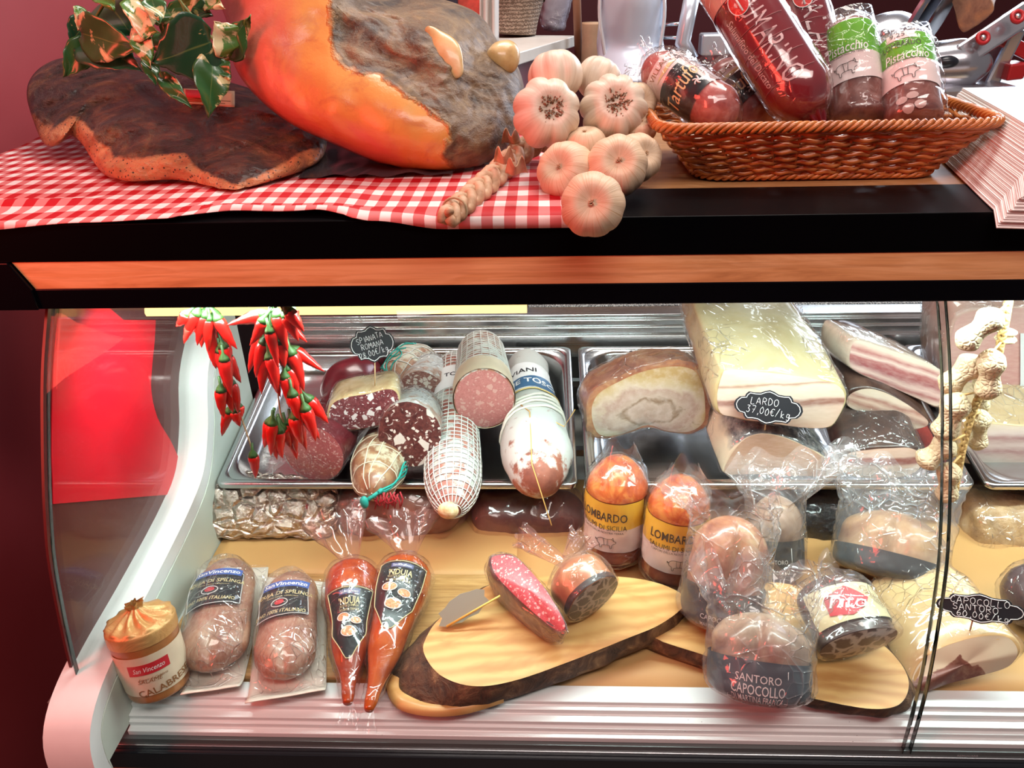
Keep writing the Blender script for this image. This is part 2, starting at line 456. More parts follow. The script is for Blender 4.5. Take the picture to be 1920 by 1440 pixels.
# curved front panes
PROF = [(.712, 1.199), (.671, 1.142), (.632, 1.073), (.600, 1.009), (.579, .954), (.558, .863), (.550, .80), (.546, .738)]
pc = crv([(0, y, z) for y, z in PROF], 40)
def pane(x0, x1, name):
    inner = [p+V((0, .006, .001)) for p in pc]
    ring = [p for p in pc]+list(reversed(inner))
    g = G().rings([[V((x, p.y, p.z)) for p in ring] for x in (x0, x1)])
    return g.build(name, GLASS, C, auto=30)
GE = plain('glass_edge_dark', (.015, .03, .028), .12)
for nm, (x0, x1) in (('front_glass', (XL, .3845)), ('front_glass', (.3915, XR))):
    o = pane(x0, x1, nm)
    for xe in (x0, x1):
        if abs(xe) > 1.1: continue
        a = [V((xe, p.y, p.z)) for p in pc]; b = [p+V((0, .006, .001)) for p in a]
        d = .0008 if xe == x0 else -.0008
        G().rings([a, b, [p+V((d, 0, 0)) for p in b], [p+V((d, 0, 0)) for p in a]], closed=False, cap0=False, cap1=False).build('glass_edge', GE, o)
# shoulder: white moulding that carries the end glass
SH = [(1.06, 1.10), (1.006, 1.033), (.948, .985), (.915, .925), (.868, .873), (.80, .850), (.682, .833), (.592, .824), (.545, .813), (.520, .795), (.512, .765), (.514, .735)]
sc_ = crv([(0, y, z) for y, z in SH], 46)
def nrm2(i):
    a, b = sc_[max(0, i-1)], sc_[min(len(sc_)-1, i+1)]; d = (b-a).normalized(); return V((0, d.z, -d.y))
prof = [(-.032, -.02), (-.032, .001), (-.029, .004), (-.016, .004), (-.0145, .002), (-.013, .004), (0, .004), (.001, .002), (.002, .004), (.014, .004), (.018, .0), (.018, -.02)]
g = G(); g.rings([[V((-.490+a, p.y, p.z))+nrm2(i)*b*-1 for a, b in prof] for i, p in enumerate(sc_)])
g.build('shoulder_moulding', WHITE, C, auto=35)
g = G()  # inner side wall below the shoulder
g.rings([[V((-.4725, p.y, p.z-.002)) for p in sc_], [V((-.4725, p.y, .752)) for p in sc_]], closed=False, cap0=False, cap1=False)
g.build('side_liner', LINER, C, smooth=False, solid=.002)
# end glass between front pane and shoulder
top = [(p.y+.008, p.z) for p in pc if p.z > .80]; bot = [(p.y, p.z+.003) for p in sc_ if p.y > .56]
poly = [(y, z) for y, z in top]+[(y, z) for y, z in reversed(bot)]+[(1.06, 1.198)]
g = G().rings([[V((x, y, z)) for y, z in poly] for x in (-.5035, -.4985)])
eg = g.build('end_glass', ENDGLASS, C, smooth=False)
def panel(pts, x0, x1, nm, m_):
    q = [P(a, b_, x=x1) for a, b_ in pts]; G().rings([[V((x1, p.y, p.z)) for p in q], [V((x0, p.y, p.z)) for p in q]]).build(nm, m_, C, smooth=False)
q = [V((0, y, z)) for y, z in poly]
G().rings([[V((x, p.y, p.z)) for p in q] for x in (-.516, -.513)]).build('shade_end_panel', plain('maroon_shade', (.10, .018, .018), .3), C, smooth=False)  # maroon sheet; beside the red edge it stands in for the shoulder's shade
rc = [(p.x, p.y) for p in crv([(292, 600, 0), (290, 640, 0), (285, 690, 0), (284, 735, 0), (296, 785, 0), (322, 830, 0), (342, 880, 0), (345, 925, 0)], 24)]  # red edge drawn along the curve of the shoulder's shade
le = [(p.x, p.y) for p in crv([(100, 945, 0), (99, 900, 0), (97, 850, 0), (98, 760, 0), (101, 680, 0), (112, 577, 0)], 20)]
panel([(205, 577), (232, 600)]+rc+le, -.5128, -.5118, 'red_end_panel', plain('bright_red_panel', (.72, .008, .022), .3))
# front sill: stepped white profile, dark groove, glossy base band and oak plinth
steps = [(.600, .760), (.600, .775), (.578, .775), (.578, .770), (.572, .769), (.572, .763), (.562, .762), (.562, .757), (.5585, .7555), (.5585, .750), (.552, .749), (.552, .742), (.60, .742)]
g = G().rings([[V((x, y, z)) for y, z in steps] for x in (-.4715, XR)])
sl = g.build('front_sill', ALU, C, smooth=False, bev=.0008)
G().tube([(-.433, .59, .7752), (-.433, .59, .7762)], .003, 10).build('screw', ALUM, sl)
G().box(-.50, XR, .5475, .60, .7335, .7418).build('dark_groove', plain('groove_grey', (.10, .12, .12), .3), C, smooth=False)
G().box(-.50, XR, .5455, .60, .7275, .7335).build('chrome_lip', ALUM, C, smooth=False, bev=.001)
BASEB = plain('base_gloss', (.012, .016, .02), .12, spec=.7)
G().box(-.535, XR, .540, .62, .700, .7275).build('base_band', BASEB, C, smooth=False, bev=.001)
G().box(-.530, XR, .542, .60, .30, .700).build('oak_plinth', OAK, C, smooth=False)
G().box(-.545, -.5355, .548, 1.1, .10, .80).build('end_panel', plain('end_grey', (.20, .17, .16), .5), C, smooth=False)
g = G()
t = NT('maker_plate'); PL = t.pbr((.5, .52, .52, 1), .4)
add_text(g, 'REMOCARR', lambda u, v: V((.452+u, .5452, .7385+v)), 0, 0, .0028, .022, bold=.01).build('maker_lettering', PL, C, smooth=False)
# liner floor, back rail and shelf
G().box(-.4725, XR, .598, 1.24, .752, .767).build('deck_floor', plain('deck_steel', (.50, .52, .50), .35, var=.1), C, smooth=False)
rp = [(1.205, .885), (1.205, .925), (1.212, .925), (1.212, .938), (1.218, .938), (1.218, .949), (1.226, .949), (1.226, .956), (1.262, .956), (1.262, .885)]
g = G().rings([[V((x, y, z)) for y, z in rp] for x in (-.47, XR)]); g.build('back_rail', ALUM, C, smooth=False, bev=.001)
G().box(-.47, XR, 1.222, 1.262, .767, .886).build('back_liner', plain('liner_dark', (.06, .06, .06), .4), C, smooth=False)
# service-side ledge seen over the rail
t = NT('granite'); gr = t.ramp(t.vor(420), [(.2, (.03, .03, .035)), (.5, (.20, .20, .21)), (.8, (.62, .60, .58))])
GRAN = t.pbr(gr, .25)
L = thing('service_ledge', 'speckled granite ledge with oak edge behind the back rail of the case', 'work surface', (.6, 1.33, .93))
G().box(-.03, XR, 1.268, 1.46, .90, .955).build('granite_slab', GRAN, L, smooth=False, bev=.002)
G().box(-.03, XR, 1.46, 1.50, .90, 1.03).build('oak_backboard', OAK, L, smooth=False)
L = thing('yellow_light_board', 'honey beige board added for the yellow light reflected along the back rail', 'board', (-.25, 1.33, .93))
G().box(-.46, -.035, 1.268, 1.46, .90, .955).build('board_top', plain('yellow_light_paint', (.55, .40, .16), .4), L, smooth=False, bev=.003)  # added board; its honey colour stands for reflected yellow lamp light
# dark body behind the case so the shop side reads closed
struct('trim_1', G().box(-.80, XR, 1.62, 1.66, 0, 1.16), plain('service_dark', (.05, .02, .02), .6))

# ---- steel trays
STEEL = steel_mat('tray_steel', (.60, .61, .62), .20, 0)
def tray(x0, x1, label, nm='steel_tray'):
    o = thing(nm, label, 'tray', ((x0+x1)/2, 1.03, TRAY(1.03)), 'steel trays on the upper shelf')
    ex = V((1, 0, 0)); ey = V((0, 1, .18)).normalized(); ez = V((0, -.18, 1)).normalized()
    org = V((x0, .868, TRAY(.868))); W = x1-x0; D = .325
    def rr(x_a, x_b, y_a, y_b, r, z, n=6):
        pts = []
        for cx, cy, a0 in ((x_b-r, y_b-r, 0), (x_a+r, y_b-r, PI/2), (x_a+r, y_a+r, PI), (x_b-r, y_a+r, 1.5*PI)):
            for k in range(n+1):
                a = a0+PI/2*k/n; pts.append(org+ex*(cx+r*math.cos(a))+ey*(cy+r*math.sin(a))+ez*z)
        return pts
    rings = [rr(0, W, 0, D, .012, -.007), rr(-.0, W, -.0, D, .012, -.001), rr(.002, W-.002, .002, D-.002, .012, .001), rr(.010, W-.010, .010, D-.010, .02, .001), rr(.011, W-.011, .011, D-.011, .02, -.001),
             rr(.013, W-.013, .013, D-.013, .045, -.001), rr(.017, W-.017, .017, D-.017, .045, -.006), rr(.024, W-.024, .024, D-.024, .045, -.026), rr(.034, W-.034, .034, D-.034, .045, -.034), rr(.05, W-.05, .05, D-.05, .04, -.036)]
    G().rings(rings[4:], cap0=False).build('pan', STEEL, o)
    G().rings(rings[:5], cap0=False, cap1=False).build('rolled_rim', STEEL, o)
    return o
tray(-.468, .045, 'steel tray under the pile of netted salami')
tray(.056, .586, 'steel tray under the lardo blocks and pancetta')
tray(.600, 1.13, 'steel tray at the right end behind the string of peanuts')
# shelf bar that carries the trays
for nm, y in (('shelf_bar', .985), ('shelf_bar', 1.15)):
    G().box(-.47, XR, y, y+.012, TRAY(y)-.052, TRAY(y)-.041).build(nm, plain('bar_grey', (.18, .18, .19), .35, 1), C, smooth=False)

# ---- deck boards and paper
ACA = wood_mat('acacia', [(.20, .09, .03, 1), (.42, .22, .075, 1), (.56, .33, .13, 1)], axis=0, sc=1.5, rough=.4)
o = G().box(-.462, -.045, .603, .775, .7675, .7795).build('wood_board', ACA, None, smooth=False, bev=.003)
tag(o, 'striped acacia board under the vacuum packs at the left of the deck', 'board')
t = NT('kraft'); nz = t.noise(7, 4); KR = t.pbr(t.mix(nz, (.55, .29, .10, 1), (.67, .39, .155, 1)), .55, 0, t.bump(t.noise(30, 3), .12, .002))
def sheet(name, label, x0, x1, y0, y1, z, sd):
    g = G().grid(30, 14, lambda u, v: V((lerp(x0, x1, u), lerp(y0, y1, v), z+.0012*(1+N3((u*4, v*4, 0), 1, sd)))))
    o = g.build(name, KR, None, solid=.0005); tag(o, label, 'paper', 'brown paper sheets on the deck')
sheet('paper_sheet', 'brown kraft paper sheet at the back left below the foil bundle', -.47, .06, .782, 1.0, .7685, 1)
sheet('paper_sheet', 'large brown kraft paper sheet under the olive wood boards', -.04, 1.2, .602, 1.0, .7688, 4)
# ================================================================== FOOD HELPERS
FILM = film_mat('cling_film', .009, .10, 55, .9)
FILM2 = film_mat('crinkled_film', .03, .09, 34, 1.0, dist=.007)
BAG = film_mat('clear_bag_film', .095, .10, 26, 1.0, dist=.008, milk_col=(.86, .88, .90))
SLEEVE = film_mat('tight_film', .012, .08, 40, .7, dist=.003)
PINKBAG = film_mat('pink_bag_film', .05, .12, 30, .8, tint=(.97, .88, .86), dist=.005, milk_col=(.75, .52, .50))

def cut_mat(name, meat, meat2, fat, sc, amount, edge=.10, sc2=None, amt2=0, rough=.38, stretch=(1, 1, 1), film=0):
    """coarse minced cut face: fat pieces are random cells; uv in metres"""
    t = NT(name); vec = t.map(t.uv(), stretch)
    wob = t.n('TexNoise', Vector=vec, Scale=sc*.9, Detail=2.0)
    vw = t.n('VectorMath', {'operation': 'MULTIPLY_ADD'}); t.set(vw, '_0', wob.outputs['Color']); t.set(vw, '_1', (.35/sc,)*3); t.set(vw, '_2', vec)
    vv = vw.outputs[0]
    base = t.mix(t.ramp(t.noise(sc*2.5, 4, .6, vv, .8), [(.35, 0), (.65, 1)]), meat, meat2)
    rim = t.ramp(t.noise(sc*1.3, 3, .6, vv, 2), [(.60, 0), (.66, 1)])
    base = t.mix(t.math('MULTIPLY', rim, .5), base, fat)
    def layer(b, scale, am, ed):
        cell = t.n('TexVoronoi', Vector=vv, Scale=scale).outputs['Color']; rnd = t.sep(cell).outputs[0]
        de = t.vor(scale, vv, 'DISTANCE_TO_EDGE')
        mk = t.math('MULTIPLY', t.math('LESS_THAN', rnd, am), t.ramp(de, [(ed*.7, 0), (ed, 1)]))
        fc = t.mix(t.noise(scale*3, 2, .5, vv), fat, tuple(x*.86 for x in fat[:3])+(1,))
        return t.mix(mk, b, fc), mk
    c, mk = layer(base, sc, amount, edge)
    if sc2: c, mk2 = layer(c, sc2, amt2, edge)
    return t.pbr(c, rough, 0, t.bump(t.noise(sc*3, 4, .6, vv), .25, .001), sss=0, coat=.25, coat_r=.2)

def layers_mat(name, stops, sc=18, dist=.35, warp=6, rough=.4, axis=1, lo=-.05, hi=.05, nz=.25):
    """fat and lean layers stacked along one axis of the cut face"""
    t = NT(name); uv = t.uv(); s_ = t.sep(uv)
    co_ = s_.outputs[axis]
    st = (warp, sc, 1) if axis else (sc, warp, 1)
    n1 = t.noise(1.0, 4, .55, t.map(uv, st), .6)
    f = t.math('ADD', t.math('DIVIDE', t.math('SUBTRACT', co_, lo), hi-lo), t.math('MULTIPLY', t.math('SUBTRACT', n1, .5), dist))
    c = t.ramp(f, stops)
    n2 = t.noise(1.0, 5, .6, t.map(uv, (60, 200, 1) if axis else (200, 60, 1)))
    c = t.mix(t.math('MULTIPLY', t.ramp(n2, [(.4, 0), (.75, 1)]), nz), c, (.95, .80, .72, 1))
    return t.pbr(c, rough, 0, t.bump(n2, .15, .0008), coat=.3, coat_r=.2)

def skin_mat(name, cols, sc=40, rough=.5, bump=.4, mold=0, moldcol=(.72, .73, .68), msc=70, coat=0, bdist=.0015):
    t = NT(name); n1 = t.noise(sc, 6, .6, None, .6)
    k = len(cols)
    c = t.ramp(n1, [(.3+.4*i/(k-1), col) for i, col in enumerate(cols)])
    if mold:
        mk = t.ramp(t.math('ADD', t.math('MULTIPLY', t.noise(msc, 5, .65), .6), t.math('MULTIPLY', t.noise(msc*.25, 3), .4)), [(.53-.10*mold, 0), (.60-.08*mold, 1)])
        c = t.mix(t.math('MULTIPLY', mk, .92), c, moldcol)
    return t.pbr(c, rough, 0, t.bump(t.noise(sc*2.2, 5, .6), bump, bdist), coat=coat, coat_r=.12)

def slab(parent, outline, back, skin, cutm, n=56, bev=.05, shrink=.92, lump=.002, bulge=.002, uvdir=None, backbend=None, names=('rind', 'cut_face'), smooth_n=True, seed=2):
    """thick cut piece: the cut face is the outline, the body runs back from it"""
    pts = crv(outline, n, True) if smooth_n else [V(p) for p in outline]
    n = len(pts); c = sum(pts, V())/n; back = V(back)
    nr = V()
    for a, b in zip(pts, pts[1:]+pts[:1]): nr += (a-c).cross(b-c)
    nr.normalize()
    if nr.dot(back) > 0: nr = -nr
    ux = V(uvdir) if uvdir is not None else V((1, 0, 0)); ux = (ux-nr*ux.dot(nr)).normalized(); uy = nr.cross(ux)
    if uy.z < 0: uy = -uy
    g = G(); vs = []; uv = []; fs = []; K = 7
    for k in range(K+1):
        t_ = k/K
        for p in pts:
            q = c+(p-c)*(t_*(1-bev)); q2 = q+nr*(bulge*(1-t_*t_)+.0006+N3(q, 60, seed)*.0006)
            vs.append(q2); uv.append(((q-c).dot(ux), (q-c).dot(uy)))
    for k in range(K):
        for i in range(n): fs.append((k*n+i, k*n+(i+1) % n, (k+1)*n+(i+1) % n, (k+1)*n+i))
    fg = G().add(vs, fs, uv)
    R_ = []
    for k, (sc, bk) in enumerate([(1-bev*1.02, -.001), (1-bev*.55, .004), (1, .018), (1.0, .25), (.995, .5), (lerp(1, shrink, .5), .75), (shrink, .9), (shrink*.93, .97), (shrink*.8, 1.0)]):
        off = V(backbend)*(bk*bk) if backbend is not None else V()
        row = []
        for p in pts:
            q = c+(p-c)*sc+back*max(0, bk)+off
            d = (p-c).normalized(); q = q+d*(FB(q, 30, seed)*lump if 0 < bk < 1 else 0); row.append(q)
        R_.append(row)
    bg = G().rings(R_, cap0=True)
    sides = bg.build(names[0], skin, parent, auto=60)
    face = fg.build(names[1], cutm, parent)
    return sides, face, (c, nr, ux, uy, pts, R_)

def wrap_rings(R_, c, off, crink, sc, seed, mat, name, parent, front=None, nrm=None):
    """film drawn around a slab"""
    rows = []
    n = len(R_[0])
    src = [R_[0]]+R_[2:]
    fine = []
    for a, b in zip(src, src[1:]):
        for k in range(4): fine.append([x.lerp(y, k/4) for x, y in zip(a, b)])
    fine.append(src[-1])
    for row in fine:
        cc = sum(row, V())/n; out = []
        for p in row:
            d = (p-cc).normalized(); out.append(p+d*(off+crink*abs(N3(p, sc, seed))))
        rows.append(out)
    if nrm is not None:
        f0 = rows[0]; cc = sum(f0, V())/n
        extra = []
        for t_ in (.0, .3, .6, .85):
            extra.append([cc+(p-cc)*max(t_, .01)+V(nrm)*(off+.002+crink*.6*abs(N3(p*(1+t_), sc, seed))) for p in f0])
        rows = extra+[[p+V(nrm)*off*.6 for p in f0]]+rows
    return G().rings(rows, cap0=False, cap1=True).build(name, mat, parent)

def twist(parent, p0, p1, r0, r1, mat, name='twisted_end', nfold=7, seed=1, flare=1.0, nu=42, nv=16):
    """gathered end of a bag: narrow neck p0 opening into a fan at p1"""
    p0, p1 = V(p0), V(p1); w_ = (p1-p0).normalized(); x = w_.orthogonal().normalized(); f = CAM-p0; x = (f-w_*f.dot(w_)).normalized(); y = w_.cross(x)
    def fn(u, v):
        a = 2*PI*u; r = lerp(r0, r1, v**flare); r *= 1+.35*v*math.sin(nfold*a+seed)+.25*v*N3((math.cos(a), math.sin(a), v*2), 2.5, seed)
        rag = .18*N3((math.cos(a)*2, math.sin(a)*2, 0), 2, seed+4)*v
        return p0.lerp(p1, v*(1+rag))+x*(math.cos(a)*r*.45)+y*(math.sin(a)*r)
    return G().grid(nu, nv, fn, cu=True).build(name, mat, parent)

def decal(name, m_fn, poly, mat, parent, d0=0.0):
    n = len(poly); cx = sum(p[0] for p in poly)/n; cy = sum(p[1] for p in poly)/n
    dense = []
    for (x0, y0), (x1, y1) in zip(poly, poly[1:]+poly[:1]):
        for k in range(4): dense.append((lerp(x0, x1, k/4), lerp(y0, y1, k/4)))
    rows = [[m_fn(cx+(x-cx)*f, cy+(y-cy)*f) for x, y in dense] for f in (.02, .25, .5, .75, 1)]
    return G().rings(rows, cap1=False).build(name, mat, parent)
CREAM = (.80, .70, .56, 1)
FATW = (.86, .80, .76, 1)

# ---- little chalkboard signs
SIGNB = plain('sign_black', (.012, .014, .018), .45)
CHALK = plain('chalk_white', (.82, .84, .84), .8)
STROKES = {
 'S': [[(.9, .85), (.6, 1), (.2, .9), (.15, .65), (.5, .52), (.85, .38), (.8, .1), (.45, 0), (.1, .12)]],
 'P': [[(.1, 0), (.12, 1), (.6, 1), (.9, .8), (.75, .52), (.12, .48)]], 'I': [[(.5, 0), (.5, 1)]],
 'A': [[(0, 0), (.45, 1), (.95, 0)], [(.2, .35), (.75, .35)]], 'N': [[(.05, 0), (.1, 1), (.85, .02), (.9, 1)]],
 'T': [[(0, 1), (1, 1)], [(.5, 1), (.5, 0)]], 'R': [[(.1, 0), (.12, 1), (.6, 1), (.85, .8), (.7, .55), (.12, .5)], [(.45, .5), (.95, 0)]],
 'O': [[(.5, 1), (.12, .8), (.05, .4), (.3, .02), (.7, .02), (.95, .4), (.85, .85), (.5, 1)]],
 'M': [[(0, 0), (.12, 1), (.5, .4), (.85, 1), (1, 0)]], 'L': [[(.15, 1), (.1, 0), (.85, 0)]],
 'D': [[(.1, 0), (.1, 1), (.6, .92), (.9, .55), (.7, .12), (.1, 0)]], 'C': [[(.9, .85), (.55, 1), (.15, .75), (.1, .3), (.45, 0), (.9, .15)]],
 '2': [[(.1, .8), (.4, 1), (.8, .85), (.7, .5), (.1, 0), (.9, 0)]], '8': [[(.5, .52), (.15, .75), (.5, 1), (.85, .75), (.5, .52), (.1, .25), (.5, 0), (.9, .25), (.5, .52)]],
 '3': [[(.15, .95), (.8, .95), (.45, .58), (.85, .35), (.6, 0), (.1, .08)]], '7': [[(.1, 1), (.9, 1), (.4, 0)], [(.25, .5), (.75, .52)]],
 '6': [[(.75, 1), (.3, .7), (.1, .3), (.4, 0), (.85, .2), (.7, .5), (.15, .35)]], '0': [[(.5, 1), (.1, .6), (.2, .08), (.65, .05), (.9, .5), (.5, 1)]],
 ',': [[(.5, .1), (.35, -.2)]], '/': [[(.1, -.1), (.9, 1.1)]], 'k': [[(.15, 0), (.15, 1)], [(.75, .6), (.2, .3), (.8, 0)]],
 'g': [[(.8, .55), (.3, .6), (.2, .2), (.7, .15), (.8, .6), (.75, -.25), (.2, -.2)]],
 '€': [[(.95, .9), (.55, 1), (.2, .7), (.2, .3), (.55, 0), (.95, .1)], [(0, .6), (.7, .6)], [(0, .42), (.65, .42)]], ' ': [],
}
def scribble(g, s, mp, cx, cy, h, wch, r=.0005, rot=0, seed=1, slant=.08):
    rnd = random.Random(seed); n = len(s); ca, sa = math.cos(rot), math.sin(rot)
    x = -(n*wch)/2
    for ch in s:
        jy = rnd.uniform(-.08, .08)*h
        for st in STROKES.get(ch, []):
            pts = crv([(a+slant*b, b, 0) for a, b in st], 3*len(st)) if len(st) > 2 else [V((a, b, 0)) for a, b in st]
            out = []
            for q in pts:
                u = x+q.x*wch*.78; v = (q.y-.5)*h+jy; out.append(mp(cx+u*ca-v*sa, cy+u*sa+v*ca))
            g.tube(out, r, 4)
        x += wch*(1 if ch not in ',I' else .62)
    return g
def sign_outline(w, h):
    q = [(0, .5), (.07, .46), (.13, .40), (.22, .385), (.30, .40), (.335, .33), (.35, .25), (.43, .22), (.48, .12), (.5, 0)]
    pts = [(x*w, y*h) for x, y in q]; o = pts[:]
    o += [(x, -y) for x, y in reversed(pts[:-1])]; o += [(-x, -y) for x, y in pts[1:]]; o += [(-x, y) for x, y in reversed(pts[1:-1])]
    return o
def sign(label, px, py, Y, wpx, hpx, rot, lines, stick, cat='price sign', nm='price_sign', tilt=.35, blank=False):
    c = P(px, py, Y=Y); o = thing(nm, label, cat, c, 'chalkboard price signs'); r_, u_, n_ = cam_plane(c, tilt)
    k = S(1, c); w_, h_ = wpx*k, hpx*k; cr, sr = math.cos(rot), math.sin(rot)
    R2, U2 = r_*cr+u_*sr, u_*cr-r_*sr
    mp = lambda d: (lambda u, v: c+R2*u+U2*v+n_*d)
    ol = sign_outline(w_, h_); f, b = mp(.0006), mp(-.0006)
    pm = SIGNB if not blank else plain('sign_back_grey', (.42, .40, .36), .4)
    G().rings([[b(x, y) for x, y in ol], [f(x, y) for x, y in ol]]).build('plate', pm, o, smooth=False)
    if not blank:
        g = G(); g.tube([mp(.0008)(x*.925, y*.90) for x, y in ol], .0005, 5, closed=True); g.build('border', CHALK, o)
        g = G()
        for (s, u, v, h, wch, ro) in lines: scribble(g, s, mp(.0009), u*w_, v*h_, h*h_, wch*w_, .00032 if hpx > 60 else .00034, ro, len(s))
        g.build('lettering', CHALK, o)
    g = G(); g.tube(stick, .0009, 6); g.build('toothpick', plain('toothpick', (.78, .58, .30), .5), o)
    return o

# ================================================================== LEFT TRAY: PILE OF SALAMI
def casing(b, name, mat, parent, nth=44, nz=36, **k): return b.geo(nth, nz, **k).build(name, mat, parent, auto=50)
DKRED = skin_mat('dark_red_casing', [(.10, .006, .012, 1), (.16, .012, .02, 1), (.22, .02, .03, 1)], 25, .28, .15, coat=.5)
# red salami, pink end towards the front
A_, B_ = P(672, 745, Y=1.06), P(588, 850, Y=.885)
o = thing('salami', 'dark red cased salami with fine pink cut end under the chili string', 'salami', B_)
b = Body(A_, B_, S(60, B_), [(0, .92), (.6, 1), (1, .98)], e0=.25, e1=.05, ex=1.0, face=(0, 0, 1), pw=.5)
b.e1 = 0
casing(b, 'casing', DKRED, o)
PINKF = cut_mat('pink_fine_cut', (.34, .055, .06, 1), (.46, .10, .10, 1), (.66, .34, .32, 1), 330, .22, .12)
b.face(1, bulge=.004).build('cut_face', PINKF, o)
g = b.film(.0015, .002, 60, z0=.55, z1=1.0); 
fc = [b.ctr(1)+(b.pt(1, 2*PI*i/40)-b.ctr(1)) for i in range(40)]
vs = []; fs = []
for k in range(9):
    for p in fc: q = b.ctr(1)+(p-b.ctr(1))*(k/8*1.03); vs.append(q+b.w*(.006*(1-(k/8)**2)+.0022+.003*abs(N3(q, 70, 4))))
for k in range(8):
    for i in range(40): fs.append((k*40+i, k*40+(i+1) % 40, (k+1)*40+(i+1) % 40, (k+1)*40+i))
g.add(vs, fs); g.build('film', FILM, o)
twist(o, b.pt(.97, PI*.60), b.pt(.97, PI*.60)+V((-.03, -.012, -.004)), .004, .014, FILM2, seed=3)
mp = b.map(.52, -.35, .001)
g = G(); add_text(g, 'Felino', mp, 0, 0, .012, shear=.3); g.build('lettering', plain('label_white', (.8, .78, .76), .5), o, smooth=False)
# red salami behind
A_, B_ = P(712, 688, Y=1.13), P(612, 755, Y=1.03)
o = thing('salami', 'dark red cased salami with a twisted end behind the spianata', 'salami', B_)
b = Body(A_, B_, S(50, A_), [(0, .9), (.5, 1), (1, .9)], e0=.5, e1=.4, lump=.002)
casing(b, 'casing', DKRED, o)
twist(o, b.pt(.06, 0), P(725, 672, Y=1.13)+V((0, -.01, .01)), .008, .02, plain('casing_tail', (.12, .01, .018), .3, var=.3, vsc=60), 'casing_end', 5, 2)
# green netted salami at the back
NETW = plain('net_cord_white', (.70, .72, .68), .7)
NETG = plain('net_cord_green', (.02, .36, .30), .6)
MOLD = skin_mat('mouldy_casing', [(.20, .085, .05, 1), (.34, .17, .10, 1), (.48, .36, .24, 1)], 45, .6, .5, mold=.55, moldcol=(.56, .56, .46))
MOLD2 = skin_mat('white_mould_casing', [(.26, .14, .10, 1), (.40, .27, .20, 1), (.55, .46, .38, 1)], 50, .6, .5, mold=.9, moldcol=(.52, .55, .53))
BRN = skin_mat('brown_casing', [(.14, .055, .03, 1), (.26, .12, .06, 1), (.40, .25, .13, 1)], 35, .4, .5, mold=.15, moldcol=(.55, .50, .36), coat=.3)
A_, B_ = P(800, 672, Y=1.18), P(742, 722, Y=1.06)
o = thing('salami', 'mouldy salami in a loose green and white net at the back of the pile', 'salami', B_)
b = Body(A_, B_, S(50, B_), e0=.45, e1=.4, lump=.004, seed=5)
casing(b, 'casing', MOLD, o)
b.net(6, 9, .0008, .02, .98, jit=.35, skew=.15).build('netting', NETW, o)
g = G()
for k in range(5): g.tube([b.pt(i/24, PI*.35+k*.22+.25*math.sin(i*.6+k), .0012) for i in range(25)], .0012, 5)
for k in range(4): g.tube([b.pt(.15+.2*k+.04*math.sin(i), PI*.3+1.15*i/10, .0012) for i in range(11)], .001, 5)
g.build('green_strand', NETG, o)
# half salami, mottled cut, behind
A_, B_ = P(812, 690, Y=1.14), P(792, 738, Y=1.045)
o = thing('salami', 'short pale mottled salami end in crinkled film behind the coarse cut one', 'salami', B_)
b = Body(A_, B_, S(46, B_), e0=.4, e1=0, lump=.002, seed=8, face=(0, 0, 1))
casing(b, 'casing', MOLD2, o)
COARSE2 = cut_mat('mottled_cut', (.20, .075, .06, 1), (.34, .16, .13, 1), (.74, .66, .58, 1), 150, .34, .08, 300, .2)
b.face(1, bulge=.003).build('cut_face', COARSE2, o)
b.film(.002, .004, 50).build('film', FILM2, o)
# long white netted salami coming forward over the tray edge
A_, B_ = P(856, 672, Y=1.16), P(847, 962, Y=.79)
o = thing('salami', 'long white netted salami hanging forward over the front tray edge', 'salami', B_, 'netted salami on the left tray')
b = Body(A_, B_, S(57, B_), [(0, .82), (.55, .92), (.85, 1.0), (1, 1)], e0=.12, e1=.24, lump=.0015, seed=11)
casing(b, 'casing', skin_mat('net_salami_casing', [(.20, .05, .035, 1), (.34, .11, .08, 1), (.46, .24, .18, 1)], 40, .5, .4, mold=.6, moldcol=(.50, .53, .50)), o)
b.net(40, 24, .0008, .0, .985, off=.0010).build('netting', NETW, o)
G().ball(b.ctr(1)+V((-.004, -.002, .006)), (.014, .01, .012), 14, 10).build('casing_end', skin_mat('waxy_end', [(.55, .36, .16, 1), (.75, .58, .32, 1), (.85, .74, .5, 1)], 90, .5, .8), o)
LABW = plain('label_paper_white', (.78, .80, .80), .45)
lb = b.patch(.20, .37, -1.1, 1.1, .0022).build('label', LABW, o)
g = G(); add_text(g, 'TOSCANO', b.map(.27, -.45, .0026), 0, 0, .010, rot=PI, bold=.02); g.build('lettering', SIGNB, lb, smooth=False)
# lower green netted salami
A_, B_ = P(728, 815, Y=.98), P(697, 925, Y=.805)
o = thing('salami', 'round brown salami tied in a green and white net, lowest in the pile', 'salami', B_)
b = Body(A_, B_, S(54, B_), e0=.5, e1=.5, lump=.003, seed=14)
casing(b, 'casing', BRN, o)
b.net(5, 8, .0009, .02, .99, jit=.3, skew=.2).build('netting', plain('net_cord_cream', (.66, .62, .48), .7), o)
g = G()
for k in range(4): g.tube([b.pt(i/24*.99, -PI*.42+k*.07+.12*math.sin(i*.7+k), .0012) for i in range(25)], .0014, 5)
kn = P(683, 942, Y=.80); g.ball(kn, (.006, .005, .010), 8, 6); g.tube([b.pt(.97, -1.0, .001), kn], .003, 6); g.build('green_strand', NETG, o)
g = G()
for k in range(16):
    p0 = P(702+k*3.2, 925+3*math.sin(k*2), Y=.81); g.tube([p0, p0+V((.004*math.sin(k*3), -.004, -.008)), p0+V((.006*math.cos(k*2), -.006, -.016-.004*math.sin(k)))], .0012, 5)
g.build('red_net_tuft', plain('net_red', (.36, .02, .03), .6), o)
